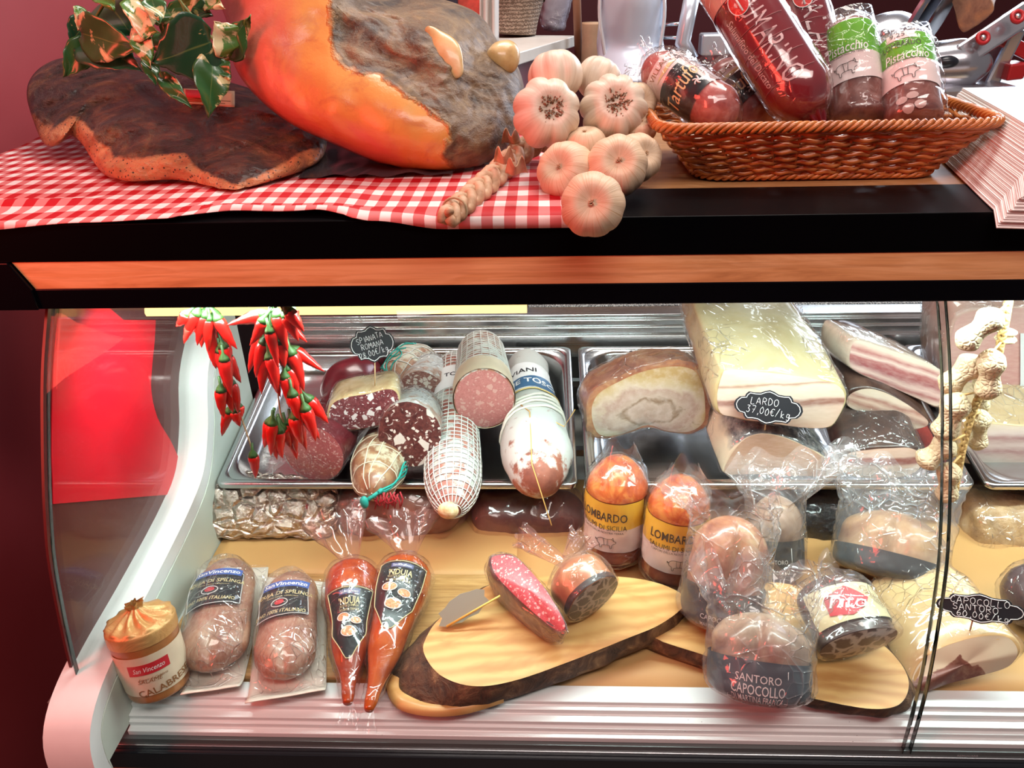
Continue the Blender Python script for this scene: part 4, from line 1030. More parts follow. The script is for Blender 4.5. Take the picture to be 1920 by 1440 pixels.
# two vacuum packs on white card
CARD = plain('white_card', (.72, .66, .56), .5, var=.05)
t = NT('fresh_sausage'); n1 = t.noise(34, 5, .6, None, .5); st_ = t.noise(1, 5, .65, t.map(t.obj(), (420, 120, 120)))
c = t.ramp(n1, [(.3, (.24, .085, .05)), (.5, (.36, .16, .10)), (.7, (.48, .28, .19))]); c = t.mix(t.math('MULTIPLY', t.ramp(st_, [(.45, 0), (.7, 1)]), .45), c, (.58, .42, .30, 1))
SAUS = t.pbr(c, .38, 0, t.bump(st_, .35, .0012), coat=.35)
def arc_label(s, h, bodymap, base_rot=0): pass
def vac_pack(corners, label, seed):
    z0 = DECK+.0095
    q = [P(x, y, z=z0) for x, y in corners]     # TL TR BR BL
    o = thing('sausage_pack', label, 'vacuum pack', sum(q, V())/4, 'vacuum packed sausages on white card')
    bil = lambda u, v: (q[3].lerp(q[2], u)).lerp(q[0].lerp(q[1], u), v)
    curl = lambda u, v: .010*max(0, .12-v)**2/.0144+.006*max(0, v-.9)/.1+.002*math.sin(9*u)*max(0, .2-v)
    G().grid(16, 24, lambda u, v: bil(u, v)+V((0, 0, curl(u, v)))).build('backing_card', CARD, o, solid=.0012)
    mid = lambda v: bil(.5, v)
    a, b_ = mid(.09), mid(.97); wd = (q[1]-q[0]).length
    r = wd*.385; lift = V((0, 0, r*.62))
    def cs(th, z):
        k = 1.0
        d = abs(((th+PI) % (2*PI))-PI)
        k -= .22*math.exp(-(d/.22)**2)*sm(.50, .12, z)
        if d > PI*.62: k *= .86
        return k
    b = Body(a+lift, b_+lift, r, [(0, .92), (.3, 1.0), (.7, .96), (1, .86)], e0=.20, e1=.24, ex=.72, ey=1.06, lump=.0025, seed=seed, cs=cs, face=(0, 0, 1))
    b.geo(56, 44).build('sausage', SAUS, o)
    # film: drapes from the sausage to the card edge
    def drape(u, v):
        p = bil(u, v); e = min(u, 1-u)*2
        ax = mid(v); dx = (p-ax).length; z = (v-.09)/.88
        h = 0
        if 0 < z < 1:
            R = b.R(z)*1.10; hh = (R*R-dx*dx*.92)*.60
            h = (math.sqrt(hh) if hh > 0 else 0)+r*.62 if hh > 0 else r*.62*math.exp(-(dx-R)/.006) if dx > R else 0
        h = max(h, 0)*(1 if e > .02 else 0)
        return p+V((0, 0, h+.0035+curl(u, v)+.0035*abs(N3(p, 55, seed))))
    G().grid(60, 72, drape).build('film', FILM2, o)
    th0 = .10
    lb = b.patch(.40, .74, -.95, .72, .0052, 30, 16, edge=lambda v: (.0+.10*sm(.75, 1, v), 1-.14*sm(.85, 1, v))).build('label', plain('label_black', (.010, .012, .014), .3), o)
    g = G(); ring = [b.pt(z, th, .0056) for z, th in [(.405+.325*k/14, -.93) for k in range(12)]+[(.732, -.75+1.2*k/14) for k in range(15)]+[(.68-.275*k/14, .69) for k in range(15)]+[(.405, .68-1.6*k/14) for k in range(14)]]
    g.tube(ring, .0005, 5, closed=True); g.build('gold_edge', SILV, lb)
    m_ = b.map(.57, -.12, .0062, rot=-.12)
    bp = G().grid(12, 4, lambda u, v: m_(-.021+.042*u, .019+.0105*v)).build('blue_panel', plain('brand_blue', (.05, .12, .42), .35), lb)
    m2 = b.map(.57, -.12, .0067, rot=-.12)
    g = G(); add_text(g, 'SanVincenzo', m2, 0, .0243, .0062, .038, bold=.02); g.build('lettering', WHT, lb, smooth=False)
    g = G(); add_text(g, "'NDUJA DI SPILINGA", m2, 0, .0085, .0062, .054, bold=.01); add_text(g, 'SUINO 100% ITALIANO', m2, 0, -.022, .0055, .046, bold=.01)
    add_text(g, 'ricetta tipica calabrese', m2, 0, .002, .0022); g.build('lettering', GOLDT, lb, smooth=False)
    ang = [2*PI*k/20 for k in range(20)]
    g = G(); g.tube([m2(.0065*math.cos(a_), -.0085+.0065*math.sin(a_)) for a_ in ang], .0006, 5, closed=True)
    g.build('round_mark', SILV, lb)
    g = G(); g.rings([[m2(.0038*math.cos(a_), -.0078+.0038*math.sin(a_)) for a_ in ang], [b.map(.57, -.12, .0072, rot=-.12)(.0038*math.cos(a_), -.0078+.0038*math.sin(a_)) for a_ in ang]]); g.build('red_mark', REDP, lb, smooth=False)
    return o
vac_pack([(372, 1074), (505, 1070), (452, 1298), (342, 1314)], 'vacuum pack of brown sausage on white card beside the round sausage parcel', 61)
vac_pack([(495, 1088), (612, 1098), (612, 1305), (462, 1330)], 'vacuum pack of brown sausage on curled white card beside the orange cones', 62)

# two orange cone shaped spreadable salami
t = NT('nduja_orange'); n1 = t.noise(22, 5, .6, None, .8)
NDU = t.pbr(t.ramp(n1, [(.3, (.26, .03, .004)), (.5, (.45, .075, .006)), (.7, (.60, .14, .015))]), .20, 0, t.bump(t.noise(60, 5), .25, .0015), coat=.8, coat_r=.05)
t = NT('nduja_red'); n1 = t.noise(22, 5, .6, None, .8)
NDU2 = t.pbr(t.ramp(n1, [(.3, (.20, .018, .006)), (.5, (.36, .045, .008)), (.7, (.52, .10, .015))]), .22, 0, t.bump(t.noise(60, 5), .25, .0015), coat=.8, coat_r=.05)
LBK = plain('label_black', (.010, .012, .014), .3)
PIZ = skin_mat('food_picture', [(.30, .05, .02, 1), (.62, .30, .12, 1), (.72, .55, .35, 1)], 240, .5, .0)
def cone(top_, bot, rpx, label, mat, seed, tail, lz, rot):
    zt = DECK+.0135
    r0 = None
    pb = P(*bot, z=zt+.010); pt_ = P(*top_, z=zt+.036); r = S(rpx, pt_)
    o = thing('spreadable_salami', label, 'salami', pt_, 'orange cone shaped salami in clear bags')
    b = Body(pb, pt_, r, [(0, .16), (.08, .22), (.45, .66), (.78, .97), (.9, 1), (1, .92)], e0=.02, e1=.14, lump=.0012, seed=seed, face=(CAM-pt_)*.5+V((0, 0, .8)))
    b.geo(44, 44).build('salami_body', mat, o)
    z0, z1 = lz
    hw = lambda v: .5*min(1.0, (max(0.0, v)/.22)**.5*.62+.38*sm(.1, .6, v)) if v < 1 else .5
    ed = lambda v: (.5-hw(v), .5+hw(v))
    lb = b.patch(z0, z1, -1.0, 1.0, .0012, 24, 24, edge=ed).build('label', LBK, o)
    g = G(); T = lambda u: lerp(-1.0, 1.0, u)
    L1 = [b.pt(lerp(z0, z1, .02+.96*k/20), T(.5-hw(.02+.96*k/20)*.95), .0016) for k in range(21)]; R1 = [b.pt(lerp(z0, z1, .02+.96*k/20), T(.5+hw(.02+.96*k/20)*.95), .0016) for k in range(21)]
    topl = [b.pt(lerp(z0, z1, .98), T(.5+hw(.98)*.95*(-1+2*k/8)), .0016) for k in range(9)]
    g.tube(list(L1)+topl[1:-1]+list(reversed(R1)), .0006, 5, closed=True); g.build('gold_edge', GOLDT, lb)
    zc = lerp(z0, z1, .62); m_ = b.map(zc, 0, .0018); s_ = b.R(zc)/.030; Lh = (z1-z0)*b.L
    bp = G().grid(8, 3, lambda u, v: m_((-.012+.024*u)*s_, Lh*.26+.006*v)).build('brand_panel', plain('brand_dusk', (.10, .11, .24), .4), lb)
    m2 = b.map(zc, 0, .0024); g = G(); add_text(g, 'SanVincenzo', m2, 0, Lh*.26+.003, .0036, .020*s_); g.build('lettering', WHT, lb, smooth=False)
    g = G(); add_text(g, "'NDUJA", m2, 0, Lh*.17, .0085, .026*s_, bold=.015); add_text(g, 'RICETTA DI SPILINGA', m2, 0, Lh*.10, .003, .024*s_)
    add_text(g, 'PICCANTE E CREMOSA', m2, 0, Lh*.05, .003, .026*s_); g.build('lettering', GOLDT, lb, smooth=False)
    for (cu, cv, ru) in ((-.008, -.05, .0085), (.010, -.11, .0075), (0, -.27, .0105)):
        ang = [2*PI*k/18 for k in range(18)]; rv = ru*.62
        rows = [[b.map(zc, 0, d)(cu*s_+ru*f*s_*math.cos(a), cv*Lh+rv*f*math.sin(a)) for a in ang] for d, f in ((.0016, 1), (.0024, 1), (.0026, .8))]
        pp = G().rings(rows).build('dish_picture', PIZ, lb, smooth=False)
        G().tube([b.map(zc, 0, .0026)(cu*s_+ru*s_*math.cos(a), cv*Lh+rv*math.sin(a)) for a in ang], .0005, 5, closed=True).build('plate_rim', WHT, pp)
    b.film(.0025, .003, 60, z0=.04, z1=1.0, seed=seed).build('film', SLEEVE, o)
    w_ = b.w
    twist(o, b.ctr(.995), P(*tail, Y=pt_.y+.05), .006, S(60, pt_), PINKBAG, 'bag_top', 6, seed, .9)
    twist(o, b.ctr(.01), b.ctr(.01)-w_*.02+V((0, 0, -.004)), .007, .010, SLEEVE, 'bag_end', 5, seed)
cone((662, 1060), (652, 1322), 50, 'reddish cone shaped salami in a film bag, left one of the pair', NDU2, 71, (628, 962), (.24, .70), 0)
cone((768, 1050), (690, 1335), 50, 'bright orange cone shaped salami with clear black label beside the olive board', NDU, 72, (752, 965), (.42, .86), 0)

# ================================================================== OLIVE WOOD BOARDS
def olive_mat(nm, d):
    t = NT(nm); v = t.map(t.obj(), (3.5, 9, 9), rot=(0, 0, d)); n1 = t.noise(2.2, 4, .55, v, 1.2)
    w1 = t.n('TexWave', {'wave_type': 'BANDS', 'bands_direction': 'Y'}, Vector=v, Scale=2.2, Distortion=9.0, Detail=3.0, Detail_Scale=.8).outputs[0]
    c = t.mix(w1, (.60, .31, .10, 1), (.74, .44, .165, 1)); c = t.mix(t.ramp(n1, [(.48, 0), (.70, .9)]), c, (.50, .20, .055, 1))
    return t.pbr(c, .42, 0, t.bump(w1, .08, .001), coat=.1)
OL1, OL2 = olive_mat('olive_wood', -.45), olive_mat('olive_wood_light', .4)
t = NT('bark'); n1 = t.noise(38, 6, .65, None, .8)
BARK = t.pbr(t.ramp(n1, [(.34, (.03, .014, .009)), (.52, (.12, .055, .028)), (.66, (.28, .15, .07)), (.78, (.52, .34, .16))]), .75, 0, t.bump(n1, 1.0, .005))
def board(label, topo, boto, zt, zb, topm, n=90):
    tp = crv([P(x, y, z=zt) for x, y in topo], n, True); bt = crv([P(x, y, z=zb) for x, y in boto], n, True)
    c = sum(tp, V())/n; o = thing('olive_board', label, 'wooden board', c, 'live edge olive wood boards')
    g = G(); rows = [[c.lerp(p, k/6)+V((0, 0, .0006)) for p in tp] for k in range(1, 7)]
    g.rings(rows, cap0=True, cap1=False); g.build('board_top', topm, o, smooth=False)
    rows = []
    for k in range(7):
        f = k/6; rows.append([a.lerp(b_, f**.8)+(a.lerp(b_, f)-c).normalized()*(.006*math.sin(f*PI)+.006*N3(a.lerp(b_, f), 45, 3)*math.sin(f*PI)) for a, b_ in zip(tp, bt)])
    for r_ in rows:
        for p in r_: p.z = max(p.z, zb)
    G().rings(rows, cap0=False, cap1=True).build('bark_edge', BARK, o)
    return o
o1 = board('large olive wood board with dark bark edge and a rough chopped end',
      [(795, 1225), (800, 1195), (825, 1160), (880, 1122), (935, 1092), (1060, 1078), (1190, 1085), (1262, 1105), (1284, 1132), (1240, 1170), (1170, 1200), (1060, 1244), (960, 1278), (885, 1287), (825, 1266)],
      [(727, 1300), (722, 1270), (755, 1230), (830, 1170), (915, 1110), (1060, 1090), (1190, 1096), (1265, 1116), (1290, 1150), (1250, 1196), (1180, 1226), (1075, 1270), (955, 1310), (850, 1338), (760, 1332)], .814, .779, OL1)
# pale chopped rim along the low end
rim = crv([P(x, y, z=.7805) for x, y in [(735, 1262), (726, 1288), (745, 1322), (800, 1337), (870, 1334), (945, 1312)]], 30)
inn = crv([P(x, y, z=.788) for x, y in [(752, 1262), (750, 1288), (768, 1304), (812, 1320), (868, 1318), (935, 1302)]], 30)
G().rings([[p+V((0, -.004, 0)) for p in rim], [p+V((0, -.004, .006)) for p in rim], [p+V((0, -.004, .005)) for p in inn], [p+V((0, -.004, -.006)) for p in inn]], closed=False, cap0=False, cap1=False).build('chopped_rim', OL2, o1)
board('smaller olive wood board lying right, under the labelled coppa',
      [(1222, 1192), (1262, 1150), (1330, 1110), (1440, 1092), (1520, 1110), (1600, 1165), (1672, 1225), (1703, 1275), (1690, 1318), (1642, 1330), (1560, 1318), (1480, 1296), (1340, 1236)],
      [(1195, 1205), (1245, 1160), (1330, 1120), (1440, 1100), (1525, 1120), (1605, 1175), (1676, 1235), (1706, 1285), (1688, 1328), (1640, 1338), (1555, 1328), (1470, 1308), (1325, 1258)], .796, .7705, OL2)

# ================================================================== ON THE OLIVE BOARDS
# half salami cut lengthwise
o = thing('salami', 'half salami cut lengthwise with fine pink meat in shiny film on the olive board', 'salami', P(990, 1190, z=.82))
zc = .858
PINKL = cut_mat('pink_long_cut', (.46, .05, .075, 1), (.56, .10, .11, 1), (.74, .42, .40, 1), 330, .25, .12)
ol = [P(x, y, z=zz) for x, y, zz in [(918, 1046, .868), (935, 1038, .872), (960, 1040, .875), (988, 1062, .874), (1022, 1102, .870), (1052, 1150, .864), (1064, 1178, .858), (1055, 1186, .853), (1038, 1180, .851), (1000, 1150, .855), (955, 1108, .860), (926, 1075, .864)]]
sd, fc, info = slab(o, ol, P(985, 1150, z=.822)-P(1000, 1105, z=.864)+V((0, .012, -.006)), skin_mat('dark_salami_rind', [(.06, .02, .025, 1), (.14, .06, .06, 1), (.30, .22, .20, 1)], 50, .35, .4, coat=.5), PINKL, bev=.05, shrink=.80, lump=.001, bulge=.005)
wrap_rings(info[5], info[0], .0015, .005, 55, 25, FILM2, 'film', o)
# coppa with marbled cut end
MARB = lambda nm, sc: None
def marbled(nm, lean, lean2, fat, sc, amt=.5):
    t = NT(nm); uv = t.uv(); v = t.map(uv, (sc, sc, 1)); n0 = t.n('TexNoise', Vector=v, Scale=1.0, Detail=3.0)
    vm = t.n('VectorMath', {'operation': 'MULTIPLY_ADD'}); t.set(vm, '_0', n0.outputs['Color']); t.set(vm, '_1', (1.1, 1.1, 0)); t.set(vm, '_2', v)
    de = t.vor(1.15, vm.outputs[0], 'DISTANCE_TO_EDGE'); d2 = t.noise(1.2, 4, .6, v, 1.2)
    f = t.math('ADD', de, t.math('MULTIPLY', t.math('SUBTRACT', d2, .5), .35))
    mk = t.ramp(f, [(.05*amt*2, 1), (.11*amt*2, 0)])
    c = t.mix(t.noise(4, 4, .6, v), lean, lean2); c = t.mix(mk, c, fat)
    return t.pbr(c, .4, 0, t.bump(f, .2, .001), coat=.35, coat_r=.15)
M1 = marbled('coppa_cut', (.045, .030, .030, 1), (.11, .065, .06, 1), (.40, .30, .26, 1), 62, .55)
A_, B_ = P(1062, 1058, z=.868), P(1112, 1122, z=.856)
o = thing('coppa', 'round coppa with dark marbled cut end and pink gathered film tail', 'coppa', B_, 'coppa pieces on the olive boards')
b = Body(A_, B_, S(57, B_), [(0, .9), (.4, 1.06), (1, .98)], e0=.5, e1=0, lump=.002, seed=81, face=(0, 0, 1))
b.geo(48, 30).build('casing', skin_mat('coppa_orange', [(.36, .10, .045, 1), (.52, .20, .09, 1), (.58, .34, .20, 1)], 20, .3, .3, coat=.5), o)
b.face(1, bulge=.003).build('cut_face', M1, o)
b.patch(.86, 1.0, -PI, PI, .0012, 48, 4).build('dark_edge', plain('coppa_dark_edge', (.05, .028, .024), .4), o)
b.film(.002, .004, 45, seed=8).build('film', FILM2, o)
twist(o, b.pt(.05, .6), P(975, 1003, z=.87), .007, .013, PINKBAG, seed=4)
twist(o, b.pt(.05, .3), P(1095, 1006, z=.875), .007, .016, PINKBAG, seed=6)
# sign lying with its back up
sg = P(866, 1140, z=.835)
o = thing('price_sign', 'grey back of a sign with a gold toothpick leaning on the olive board', 'price sign', sg, 'chalkboard price signs')
r_, u_, n_ = cam_plane(sg, .25); ang = [(0, -.44), (.22, -.5), (.34, -.38), (.5, -.30), (.46, -.05), (.52, .16), (.40, .34), (.26, .40), (.10, .5), (-.14, .46), (-.26, .34), (-.42, .28), (-.40, .05), (-.52, -.14), (-.40, -.32), (-.26, -.36), (-.12, -.48)]
w2, h2 = S(102, sg), S(48, sg); ca, sa = math.cos(.52), math.sin(.52)
mp = lambda x, y, d: sg+r_*(x*w2*ca-y*h2*sa)+u_*(x*w2*sa+y*h2*ca)+n_*d
G().rings([[mp(x, y, -.0006) for x, y in ang], [mp(x, y, .0006) for x, y in ang]]).build('plate', plain('sign_back_grey', (.34, .31, .25), .35), o, smooth=False)
G().tube([mp(-.40, -.30, .0018), P(938, 1117, z=.852)], .0013, 6).build('toothpick', plain('gold_pick', (.72, .46, .10), .35), o)

# ---- two sausage jars with yellow label
def pig(g, m_, cx, cy, s, r=.0003):
    body = [(-1, .1), (-.9, .45), (-.4, .62), (.2, .55), (.75, .62), (1.05, .35), (1.3, .25), (1.28, .02), (1.0, -.1), (.85, -.3), (.82, -.75), (.62, -.75), (.55, -.35), (-.35, -.4), (-.42, -.78), (-.62, -.78), (-.7, -.3), (-.95, -.15)]
    g.tube([m_(cx+x*s, cy+y*s) for x, y in [(p.x, p.y) for p in crv([(a, b_, 0) for a, b_ in body], 50, True)]], r, 4, closed=True)
    for (x, y), (x2, y2) in (((.8, .6), (.95, .85)), ((.95, .85), (1.05, .45)), ((-1, .2), (-1.25, .4)), ((-1.25, .4), (-1.15, .1)), ((-.2, .55), (-.1, -.3)), ((.3, .5), (.25, -.3))):
        g.tube([m_(cx+x*s, cy+y*s), m_(cx+x2*s, cy+y2*s)], r, 4)
YEL = plain('label_yellow', (.68, .40, .035), .38, var=.06); PALE = plain('label_pale', (.72, .58, .54), .4)
t = NT('red_sausage'); n1 = t.noise(30, 5, .6); RSAU = t.pbr(t.ramp(n1, [(.3, (.16, .03, .012)), (.55, (.30, .065, .02)), (.75, (.44, .14, .04))]), .25, 0, t.bump(t.noise(90, 4), .3, .0012), coat=.7)
t = NT('orange_top'); n1 = t.noise(35, 5, .6, None, 1); ORT = t.pbr(t.ramp(n1, [(.3, (.30, .03, .012)), (.5, (.50, .10, .02)), (.72, (.70, .30, .07))]), .25, 0, t.bump(n1, .5, .003), coat=.8)
def jar(bx, by, tx, ty, r, label, seed, th0, tilt):
    A_ = P(bx, by-16, z=DECK+.012)+V((0, .02, 0)); 
    # upright pack: height from the photo's top point at the same distance
    T_ = P(tx, ty, Y=A_.y+tilt); B_ = T_
    o = thing('sausage_jar', label, 'salami', A_, 'salami packs with yellow labels'); rr = S(r, A_.lerp(B_, .5))
    b = Body(A_, B_, rr, [(0, .94), (.1, 1), (.6, 1), (.72, .97), (1, .80)], e0=.06, e1=.28, lump=.002, seed=seed)
    b.geo(44, 36, z1=1).build('salami_body', RSAU, o)
    b2 = G().grid(44, 14, lambda u, v: b.pt(lerp(.70, 1, v), 2*PI*u, .0016), cu=True).build('orange_top', ORT, o)
    lb = b.patch(.44, .69, th0-1.5, th0+1.5, .0016, 36, 6).build('yellow_label', YEL, o)
    lp = b.patch(.20, .44, th0-1.5, th0+1.5, .0016, 36, 6).build('pale_label', PALE, o)
    k = rr/.04; m_ = b.map(.49, th0, .0022); DP = plain('dark_print', (.04, .028, .02), .5)
    g = G(); add_text(g, 'LOMBARDO', m_, 0, .010, .0125, .066*k, bold=.012); add_text(g, 'SALUMI DI SICILIA', m_, 0, -.005, .0075, .066*k); g.build('lettering', DP, lb, smooth=False)
    m3 = b.map(.34, th0, .0022); g = G(); add_text(g, 'I SAPORI DELLA NOSTRA TERRA', m3, 0, .010, .0032, .058*k); g.build('lettering', DP, lp, smooth=False)
    g = G(); pig(g, m3, .006, -.006, .0105); g.build('pig_drawing', DP, lp)
    b.film(.003, .003, 48, seed=seed).build('film', SLEEVE, o)
    q = b.ctr(1); w_ = b.w
    def top(u, v):
        a = 2*PI*u; r0 = lerp(b.R(.80)*1.08, b.R(.94)*.95, v); h = lerp(-.02*1, .016, v)+.010*v*math.sin(3*a+seed)
        r0 *= 1+.12*v*math.sin(5*a+seed)+.08*N3((math.cos(a)*2, math.sin(a)*2, v*3), 2, seed)
        return q+b.x*(math.cos(a)*r0*(1-.25*v))+b.y*(math.sin(a)*r0)+w_*h
    G().grid(60, 12, top, cu=True).build('film_top', FILM2, o)
jar(1153, 1072, 1160, 858, 56, 'salami pack with yellow label in red sauce, nearest to the stringed salami', 91, -.45, .012)
jar(1262, 1110, 1280, 896, 58, 'salami pack with yellow label, standing lower beside the bagged meat', 92, .02, .012)

# ---- bagged meat with black card
BCARD = plain('black_card', (.012, .012, .013), .35)
MEATB = skin_mat('capocollo_tan', [(.30, .14, .07, 1), (.52, .31, .16, 1), (.66, .47, .27, 1)], 18, .38, .35, coat=.5)
MEATR = skin_mat('capocollo_red', [(.20, .055, .035, 1), (.42, .18, .10, 1), (.62, .46, .26, 1)], 18, .38, .5, coat=.5)
MEATY = skin_mat('capocollo_grey', [(.20, .11, .075, 1), (.40, .26, .18, 1), (.56, .43, .31, 1)], 20, .38, .35, coat=.5)
def lobes(dep=.30, wd=.30, where=0.0):
    def cs(th, z):
        d = abs(((th-where+PI) % (2*PI))-PI); return 1-dep*math.exp(-(d/wd)**2)*sm(0, .2, z)
    return cs
def bag_pack(label, A, B, rpx, meat, cardz, seed, ex=1, ey=1.1, cs=None, bagtop=.03, flare=1.25, lines=(), cardth=1.9, e1=.30, prof=None, cardm=None, film=None, tiltv=(0, 0, 0), name='bagged_capocollo', cat='cured meat', grp='capocollo in clear bags with black card'):
    r = S(rpx, (V(A)+V(B))/2)
    o = thing(name, label, cat, A, grp)
    b = Body(A, B, r, prof or [(0, .9), (.2, 1), (.7, 1), (1, .9)], e0=.12, e1=e1, ex=ex, ey=ey, lump=.003, seed=seed, cs=cs)
    b.geo(60, 40).build('meat', meat, o)
    cb = Body(A, B, r*1.05, [(0, .9), (.2, 1), (1, 1)], e0=.12, e1=0, ex=ex, ey=ey, seed=seed)
    wave = lambda u: 1-.10*math.cos((u-.5)*2*PI)*0
    cdz = cardz
    g = G().grid(40, 10, lambda u, v: cb.pt(lerp(.03, cdz*(1+.10*math.cos((u-.5)*4)), v), lerp(-cardth, cardth, u), .001))
    cd_ = g.build('card_sleeve', cardm or BCARD, o)
    m_ = cb.map(cdz*.5, 0, .0016); hh = cdz*b.L; ww = r*ey
    g = G(); g.tube([m_(-ww*.55, hh*.42), m_(-ww*.62, -hh*.30), m_(ww*.62, -hh*.30), m_(ww*.55, hh*.42)], .0004, 4); g.build('silver_line', SILV, cd_)
    if lines:
        g = G()
        for s, u, v, h, wd in lines: add_text(g, s, cb.map(cdz*.5, 0, .002), u*ww, v*hh, h, wd*ww if wd else None, bold=.004)
        g.build('lettering', SILV, cd_, smooth=False)
    fm = film or BAG
    # film bag: follows the pack, opens in a ragged crumpled mouth
    q = b.ctr(1); H = b.L
    def bag(u, v):
        a = 2*PI*u
        if v < .6:
            z = lerp(.0, .98, v/.6); p = cb.pt(min(z, .98), a, .003) if z < .7 else cb.ctr(z)+(cb.pt(.7, a, .003)-cb.ctr(.7))
            c = cb.ctr(z); k = 1+.10*abs(N3(p, 26, seed))+.05*abs(N3(p, 70, seed+3)); return c+(p-c)*k
        k = (v-.6)/.4; base = cb.ctr(.98)+(cb.pt(.7, a, .003)-cb.ctr(.7)); c = cb.ctr(.98)
        d = base-c; rag = 1+.45*N3((math.cos(a)*1.6, math.sin(a)*1.6, 0), 1.7, seed+2)+.18*math.sin(9*a+seed)
        rr = 1+(flare-1)*k+.16*k*math.sin(7*a+seed)+.10*N3((math.cos(a)*3, math.sin(a)*3, k*3), 2, seed)
        kx = lerp(1, .55, k)
        dd = b.x*(d.dot(b.x)*rr*kx)+b.y*(d.dot(b.y)*rr)
        return c+dd+b.w*(bagtop*k*rag)+V(tiltv)*k
    G().grid(96, 54, bag, cu=True).build('clear_bag', fm, o)
    return o, b
A_ = P(1462, 1092, z=DECK+.006)+V((0, .012, 0)); B_ = P(1452, 930, Y=A_.y+.03)
bag_pack('bagged grey meat behind the others, clear bag spreading wide over the tray edge', A_, B_, 44, MEATY, .52, 101, bagtop=.045, flare=2.0, ey=1.05, lines=[('SANTORO', 0, .12, .006, .8), ('CAPOCOLLO', 0, -.12, .006, .9)], tiltv=(.02, .01, 0))
A_ = P(1350, 1185, z=.800)+V((0, .012, 0)); B_ = P(1378, 970, Y=A_.y+.045)
bag_pack('tall bagged reddish meat leaning in crumpled film between yellow pack and front bag', A_, B_, 64, MEATR, .40, 102, cs=lobes(.28, .25, .35), bagtop=.045, flare=1.35, tiltv=(-.03, -.012, 0), lines=[('CAPOCOLLO', 0, -.05, .006, .9), ('MARTINA FRANCA', 0, -.22, .004, .9)])
A_ = P(1665, 1098, z=DECK+.022)+V((0, .012, 0)); B_ = P(1682, 960, Y=A_.y+.05)
bag_pack('bagged pair of tan loaves with a black card at the back right', A_, B_, 78, MEATB, .36, 103, ey=1.15, cs=lobes(.22, .2, .1), bagtop=.055, flare=1.22, e1=.4, tiltv=(-.01, .02, 0))
A_ = P(1420, 1308, z=DECK+.03)+V((0, .0, 0)); B_ = P(1428, 1150, Y=A_.y+.05)
bag_pack('bagged meat with blue black card lying foremost at the sill', A_, B_, 80, MEATY, .50, 104, ey=1.1, cs=lobes(.35, .22, -.05), bagtop=.058, flare=1.32, e1=.35, cardm=plain('teal_card', (.02, .055, .075), .3), lines=[('SANTORO', 0, .20, .008, .85), ('CAPOCOLLO', 0, -.05, .010, 1.0), ('DI MARTINA FRANCA', 0, -.25, .006, 1.0)], prof=[(0, .72), (.25, .95), (.7, 1), (1, .92)])
# coppa with label and marbled cut
M2 = marbled('coppa_cut_pale', (.075, .035, .034, 1), (.16, .085, .075, 1), (.62, .52, .46, 1), 46, .75)
A_, B_ = P(1545, 1088, z=.856), P(1610, 1206, z=.836)
o = thing('coppa', 'dark coppa with cream and red label and marbled cut end', 'coppa', B_, 'coppa pieces on the olive boards')
b = Body(A_, B_, S(70, B_), [(0, .92), (.5, 1.0), (1, 1.0)], e0=.28, e1=0, ex=.74, ey=1.10, lump=.003, seed=84, face=(0, 0, 1))
b.geo(48, 30).build('casing', skin_mat('coppa_dark', [(.03, .012, .010, 1), (.08, .035, .025, 1), (.15, .08, .06, 1)], 35, .3, .5, coat=.6), o)
b.face(1, bulge=.004).build('cut_face', M2, o)
lb = b.patch(.30, .84, -1.0, 1.15, .0026, 30, 14).build('label', plain('label_cream_gold', (.74, .64, .38), .3, var=.05), o)
m_ = b.map(.56, .05, .0032)
dm = [(-.001, -.017), (.021, -.008), (.023, .013), (.004, .018), (-.010, .010), (-.017, .000)]
decal('red_panel', b.map(.56, .05, .0036), dm, REDP, lb)
m2 = b.map(.56, .05, .0044); g = G(); add_text(g, 'Tito', m2, .004, .001, .016, .034, rot=PI-.25, shear=.2); g.build('lettering', WHT, lb, smooth=False)
g = G(); add_text(g, 'Capocollo', m2, -.024, -.002, .007, .030, rot=PI-.9, shear=.2); add_text(g, 'stagionato', m2, -.030, -.008, .003, rot=PI-.9); g.build('lettering', plain('brown_print', (.28, .12, .04), .5), lb, smooth=False)
bk = b.patch(.34, .82, -1.55, -1.02, .0026, 12, 12).build('black_strip', BCARD, lb)
b.film(.004, .005, 40, seed=12).build('film', FILM2, o)
# big wrapped roll with price sign
o = thing('cured_roll', 'large pale tan wrapped roll with a wide cut face at the right', 'cured meat', P(1800, 1280, z=.78))
ol = [P(x, y, z=zz) for x, y, zz in [(1712, 1292, .786), (1706, 1272, .792), (1722, 1240, .806), (1765, 1212, .824), (1830, 1192, .838), (1885, 1190, .840), (1908, 1206, .834), (1912, 1228, .824), (1890, 1252, .808), (1830, 1270, .796), (1775, 1284, .788), (1735, 1298, .782)]]
t = NT('roll_cut'); uv = t.uv(); n1 = t.noise(26, 4, .55, uv, .8); sp = t.sep(uv)
f = t.math('ADD', t.math('MULTIPLY', sp.outputs[1], 22), t.math('MULTIPLY', t.math('SUBTRACT', n1, .5), .8))
f = t.math('ADD', f, t.math('MULTIPLY', t.math('ABSOLUTE', t.math('SUBTRACT', sp.outputs[0], -.004)), 14))
c = t.ramp(f, [(-.2, (.18, .07, .05)), (.12, (.26, .10, .07)), (.16, (.74, .60, .42))]); c = t.mix(t.ramp(t.noise(60, 4, .6, uv), [(.5, 0), (.8, .5)]), c, (.70, .54, .36, 1))
ROLLC = t.pbr(c, .4, 0, None, coat=.3)
t = NT('roll_rind'); n1 = t.noise(16, 5); sp_ = t.ramp(t.noise(70, 3), [(.70, 0), (.74, 1)])
